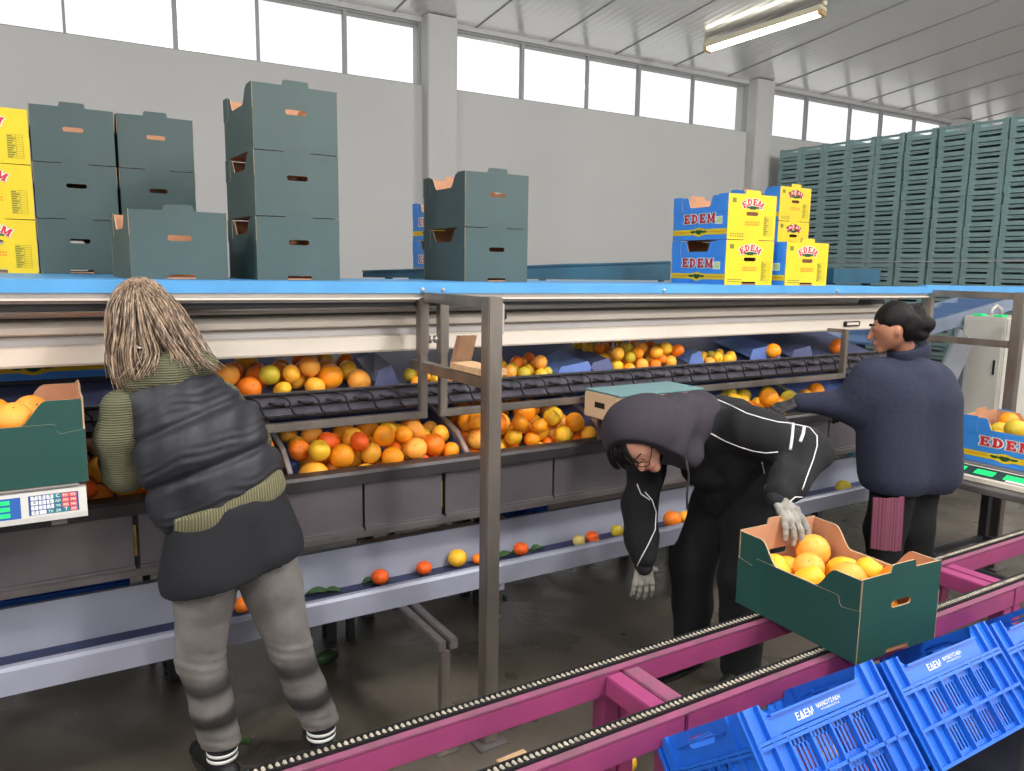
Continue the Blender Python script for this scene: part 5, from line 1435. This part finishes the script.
    # reflective piping riding on the jacket surface
    pipes(jo,t,[
        [(691,398),(705,399),(718,400),(732,406),(746,413),(762,418),(778,422),(799,424),(810,428),(817,436),(817,446),(813,460),(807,476),(802,490)],
        [(696,424),(710,433),(725,441),(740,447),(753,451),(766,453),(778,452)],
        [(762,462),(764,472),(766,483)],[(645,492),(652,500),(656,512),(655,530),(648,545),(641,558),(637,566)],[(637,484),(641,494),(650,500)],[(761,498),(767,505),(773,513)],[(788,503),(795,497),(802,497)]],.0024)
    pipes(jo,t,[[(793,424),(792,436),(790,450)],[(804,427),(803,434),(800,442)]],.0062)
    # gloves
    g=hand(None,WN+Vector((-.0,0,-.0)),(-.25,-.80,-.42),(0,.2,-1),(1,.0,0),L=.215,curl=.62,spread=4.,fr=.0118)
    surf(g,.0055,.0038,'glove',GLOVE,t)
    g=hand(None,WF+Vector((0,0,.01)),(-.05,-.10,-1),(.35,1,0),(1,-.3,0),L=.185,curl=.35,spread=3.,fr=.0105)
    surf(g,.0055,.0038,'glove',GLOVE,t)
def pipes(obj,parent,lines,r):
    """lay piping on the surface of a garment along the lines seen in the photograph"""
    from mathutils.bvhtree import BVHTree
    me=obj.data; off=parent.location
    bv=BVHTree.FromPolygons([v.co+off for v in me.vertices],[tuple(p.vertices) for p in me.polygons])
    mw=SC.camera.matrix_world; f=785.; o=mw.translation
    for L in lines:
        q=[]
        for i in range(len(L)-1):
            for s in range(4):
                t=s/4.; q.append((L[i][0]*(1-t)+L[i+1][0]*t,L[i][1]*(1-t)+L[i+1][1]*t))
        q.append(L[-1]); pts=[]
        for px,py in q:
            d=(mw.to_3x3()@Vector((px-512,-(py-385.5),-f))).normalized()
            h=bv.ray_cast(o,d)
            if h[0] is None: continue
            if pts and (h[0]-pts[-1]).length>.25:
                if len(pts)>2: break
                pts=[]
            pts.append(h[0]+h[1]*.0005*(1 if h[1].dot(d)<0 else -1))
        if len(pts)>2:
            m=MB(); m.tube(pts,r,8); m.build('piping',PIPE,parent,True)
hooded()

def navy_woman():
    t=thing('person','person in navy wool coat with dark tied-up hair reaching into the last bins at right','person',(3.75,2.3,0))
    D=Vector((-.115,0,0))
    HD=D+Vector((3.705,2.31,1.485)); NB=D+Vector((3.82,2.28,1.335)); CHT=D+Vector((3.82,2.27,1.14)); PV=D+Vector((3.84,2.24,.80))
    SL=D+Vector((3.63,2.34,1.235)); SR=D+Vector((3.995,2.24,1.205)); EL=Vector((3.50,2.40,1.09)); WL=Vector((3.29,2.62,1.085)); ER=D+Vector((4.06,2.36,1.0)); WR=D+Vector((3.95,2.62,1.0))
    KL=D+Vector((3.75,2.28,.46)); KR=D+Vector((3.93,2.24,.46)); AL=D+Vector((3.76,2.25,.1)); AR=D+Vector((3.96,2.22,.1))
    body=chain([AL,KL,(3.645,2.25,.85)],[.042,.055,.085])+chain([AR,KR,(3.815,2.24,.85)],[.042,.055,.085])
    body+=[cap(PV,CHT,.12,.12,(1,0,0),1.2),cap(CHT,NB,.11,.055,(1,0,0),1.3),cap(NB,HD,.052,.05)]
    fd=Vector((-.66,.72,-.26)).normalized(); up=Vector((-.05,.1,1)); up=(up-fd*up.dot(fd)).normalized(); sd=fd.cross(up); H=HD
    body+=[ell(H,(.088,.08,.105)),cap(H+fd*.02-up*.01,H+fd*.038-up*.06,.066,.047),cap(H+fd*.088,H+fd*.108-up*.03,.010,.014),
           cap(H+fd*.086-up*.062-sd*.014,H+fd*.086-up*.062+sd*.014,.010,.010),cap(H+fd*.07-up*.093,H+fd*.068-up*.093,.024,.022),cap(H+fd*.078+up*.016-sd*.03,H+fd*.078+up*.016+sd*.03,.010,.010)]
    for s in (-1,1): body+=[ell(H+sd*s*.078-fd*.012-up*.015,(.014,.014,.028))]
    body+=chain([SL,EL,WL*.8+EL*.2],[.05,.042,.024])+chain([SR,ER,WR*.8+ER*.2],[.05,.042,.024])
    surf(body,.014,.0065,'body',SKIN2,t)
    for s in (-1,1):
        m=MB(); c=H+fd*.073+sd*s*.030; m.sphere(c,.0100,12,8); m.build('eye',mat('eye_white',(225,220,214),.3),t,True)
        m=MB(); m.tube([H+fd*.093+up*.028+sd*s*.014,H+fd*.09+up*.033+sd*s*.03,H+fd*.078+up*.03+sd*s*.046],.0035,6); m.build('eyebrow',HAIRK,t,True)
    m=MB(); m.tube([H+fd*.098-up*.06-sd*.018,H+fd*.102-up*.06,H+fd*.098-up*.06+sd*.018],.0035,8); m.build('mouth',mat('lips',(160,84,80),.5),t,True)
    hr=[ell(H-fd*.022+up*.028,(.098,.092,.098)),ell(H-fd*.06+up*.0,(.075,.08,.085)),ell(H-fd*.14-up*.02,(.052,.052,.045)),ell(H-fd*.11-up*.06,(.05,.045,.035)),ell(H-fd*.13+up*.035,(.035,.035,.04))]
    def hd_(P):
        w=P-v3(H); a=w@v3(sd); b=w@v3(up); return .0035*np.sin(b*70+a*60)*.4+.001*np.sin(a*210-b*70)
    def face_cut(P):
        w=P-v3(H+fd*.10-up*.03); a=(w@v3(sd))/.10; b=(w@v3(up))/.082; c=(w@v3(fd))/.085
        return .08*(1-np.sqrt(a*a+b*b+c*c))
    def ear_cut(P):
        w=P-v3(H-sd*.08*(1 if sd.y>0 else -1)-fd*.005-up*.02); return .034-np.sqrt((w*w).sum(-1))
    ho=surf(hr,.014,.0055,'hair',HAIRK,t,disp=hd_,cut=[face_cut,ear_cut])
    tr=chain([AL+Vector((0,0,-.02)),KL,(3.645,2.25,.80)],[.08,.095,.13])+chain([AR+Vector((0,0,-.02)),KR,(3.815,2.24,.80)],[.08,.095,.13])
    surf(tr,.03,.009,'trousers',BLKCLOTH,t,disp=folds(.005,14,31),cut=[lambda P:.05-P[...,2]])
    for a in (AL,AR): shoe(t,(a.x,a.y,.08),(-.5,1,0),L=.25)
    ct=[cap((3.635,2.26,.76),(3.63,2.29,1.12),.16,.155,(1,0,0),1.1),cap((3.835,2.22,.76),(3.81,2.23,1.1),.165,.155,(1,0,0),1.08),cap((3.61,2.30,1.20),(3.82,2.25,1.18),.125,.115),cap(SL+Vector((.03,0,.01)),SR+Vector((-.05,0,.02)),.08,.078),cap(NB+Vector((0,0,-.06)),NB+Vector((.0,0,-.01)),.11,.078)]
    ct+=chain([SL,SL*.5+EL*.5,EL],[.095,.095,.088])+chain([EL,WL+(EL-WL)*.15],[.088,.055])+chain([SR,SR*.5+ER*.5,ER],[.085,.088,.08])+chain([ER,WR+(ER-WR)*.15],[.08,.055])
    fl=folds(.008,11,33)
    surf(ct,.045,.0085,'wool_coat',NAVY,t,disp=fl,cut=[plane_cut((3.73,2.2,.665),(-.05,0,-1))])
    surf([cap(NB+Vector((-.03,.01,.03)),NB+Vector((.02,-.01,.035)),.078,.078)],.02,.006,'coat_collar',NAVY,t,disp=folds(.003,20,34),cut=[plane_cut(NB+Vector((0,0,.065)),(-.35,0,1)),lambda P:.058-np.sqrt((P[...,0]-NB.x+.025)**2+(P[...,1]-NB.y-.01)**2)])
    ap=mat('pink_striped_apron',(150,84,104),.9); wave_=wave_mat('plum_striped_apron',(100,48,68),(130,70,90),30,'X',.9,.3,.2)
    m=MB(); n=12; V=[];F=[]
    for j in range(9):
        for i in range(n+1):
            u=i/n; x=3.33+.15*u; y=2.10-.02*math.sin(PI*u)+.006*math.sin(u*16)-.008*(j/8.)+.06*(1-u); z=.70-j*.031-(.02*u if j==8 else 0)
            V.append((x,y,z))
    for j in range(8):
        for i in range(n): a=j*(n+1)+i; F.append((a,a+1,a+n+2,a+n+1))
    k=len(V); V2=V+[(x,y+.004,z) for x,y,z in V]; F2=F+[tuple(q+k for q in reversed(f)) for f in F]
    m.add(V2,F2); m.build('apron',wave_,t,True)
    g=hand(None,WL+Vector((.02,-.01,0)),(-.9,.35,-.25),(0,.2,-1),(0,1,0),L=.175,curl=.5,spread=1.,fr=.0105)
    surf(g,.010,.0045,'glove',GLOVEK,t)
    g=hand(None,WR,(-.1,.9,-.35),(0,0,-1),(-1,0,0),L=.175,curl=.5,spread=1.,fr=.0105)
    surf(g,.010,.0045,'glove',GLOVEK,t)
navy_woman()

# ------------------------------------------------------------------ light and view
def light():
    w=bpy.data.worlds.new('sky'); SC.world=w; w.use_nodes=True; nt=w.node_tree; bg=nt.nodes['Background']
    tc=nt.nodes.new('ShaderNodeTexCoord'); sp=nt.nodes.new('ShaderNodeSeparateXYZ'); nt.links.new(tc.outputs['Generated'],sp.inputs[0])
    r=nt.nodes.new('ShaderNodeValToRGB'); r.color_ramp.elements[0].position=.46; r.color_ramp.elements[0].color=(.62,.60,.57,1)
    r.color_ramp.elements[1].position=.54; r.color_ramp.elements[1].color=(.98,.99,1.0,1)
    mp=nt.nodes.new('ShaderNodeMapRange'); mp.inputs['From Min'].default_value=-1; mp.inputs['From Max'].default_value=1
    nt.links.new(sp.outputs['Z'],mp.inputs['Value']); nt.links.new(mp.outputs['Result'],r.inputs['Fac']); nt.links.new(r.outputs['Color'],bg.inputs['Color'])
    bg.inputs['Strength'].default_value=2.1
    SC.view_settings.view_transform='Standard'; SC.view_settings.look='None'; SC.view_settings.gamma=1; SC.view_settings.use_curve_mapping=False
    SC.view_settings.exposure=-.72
light()
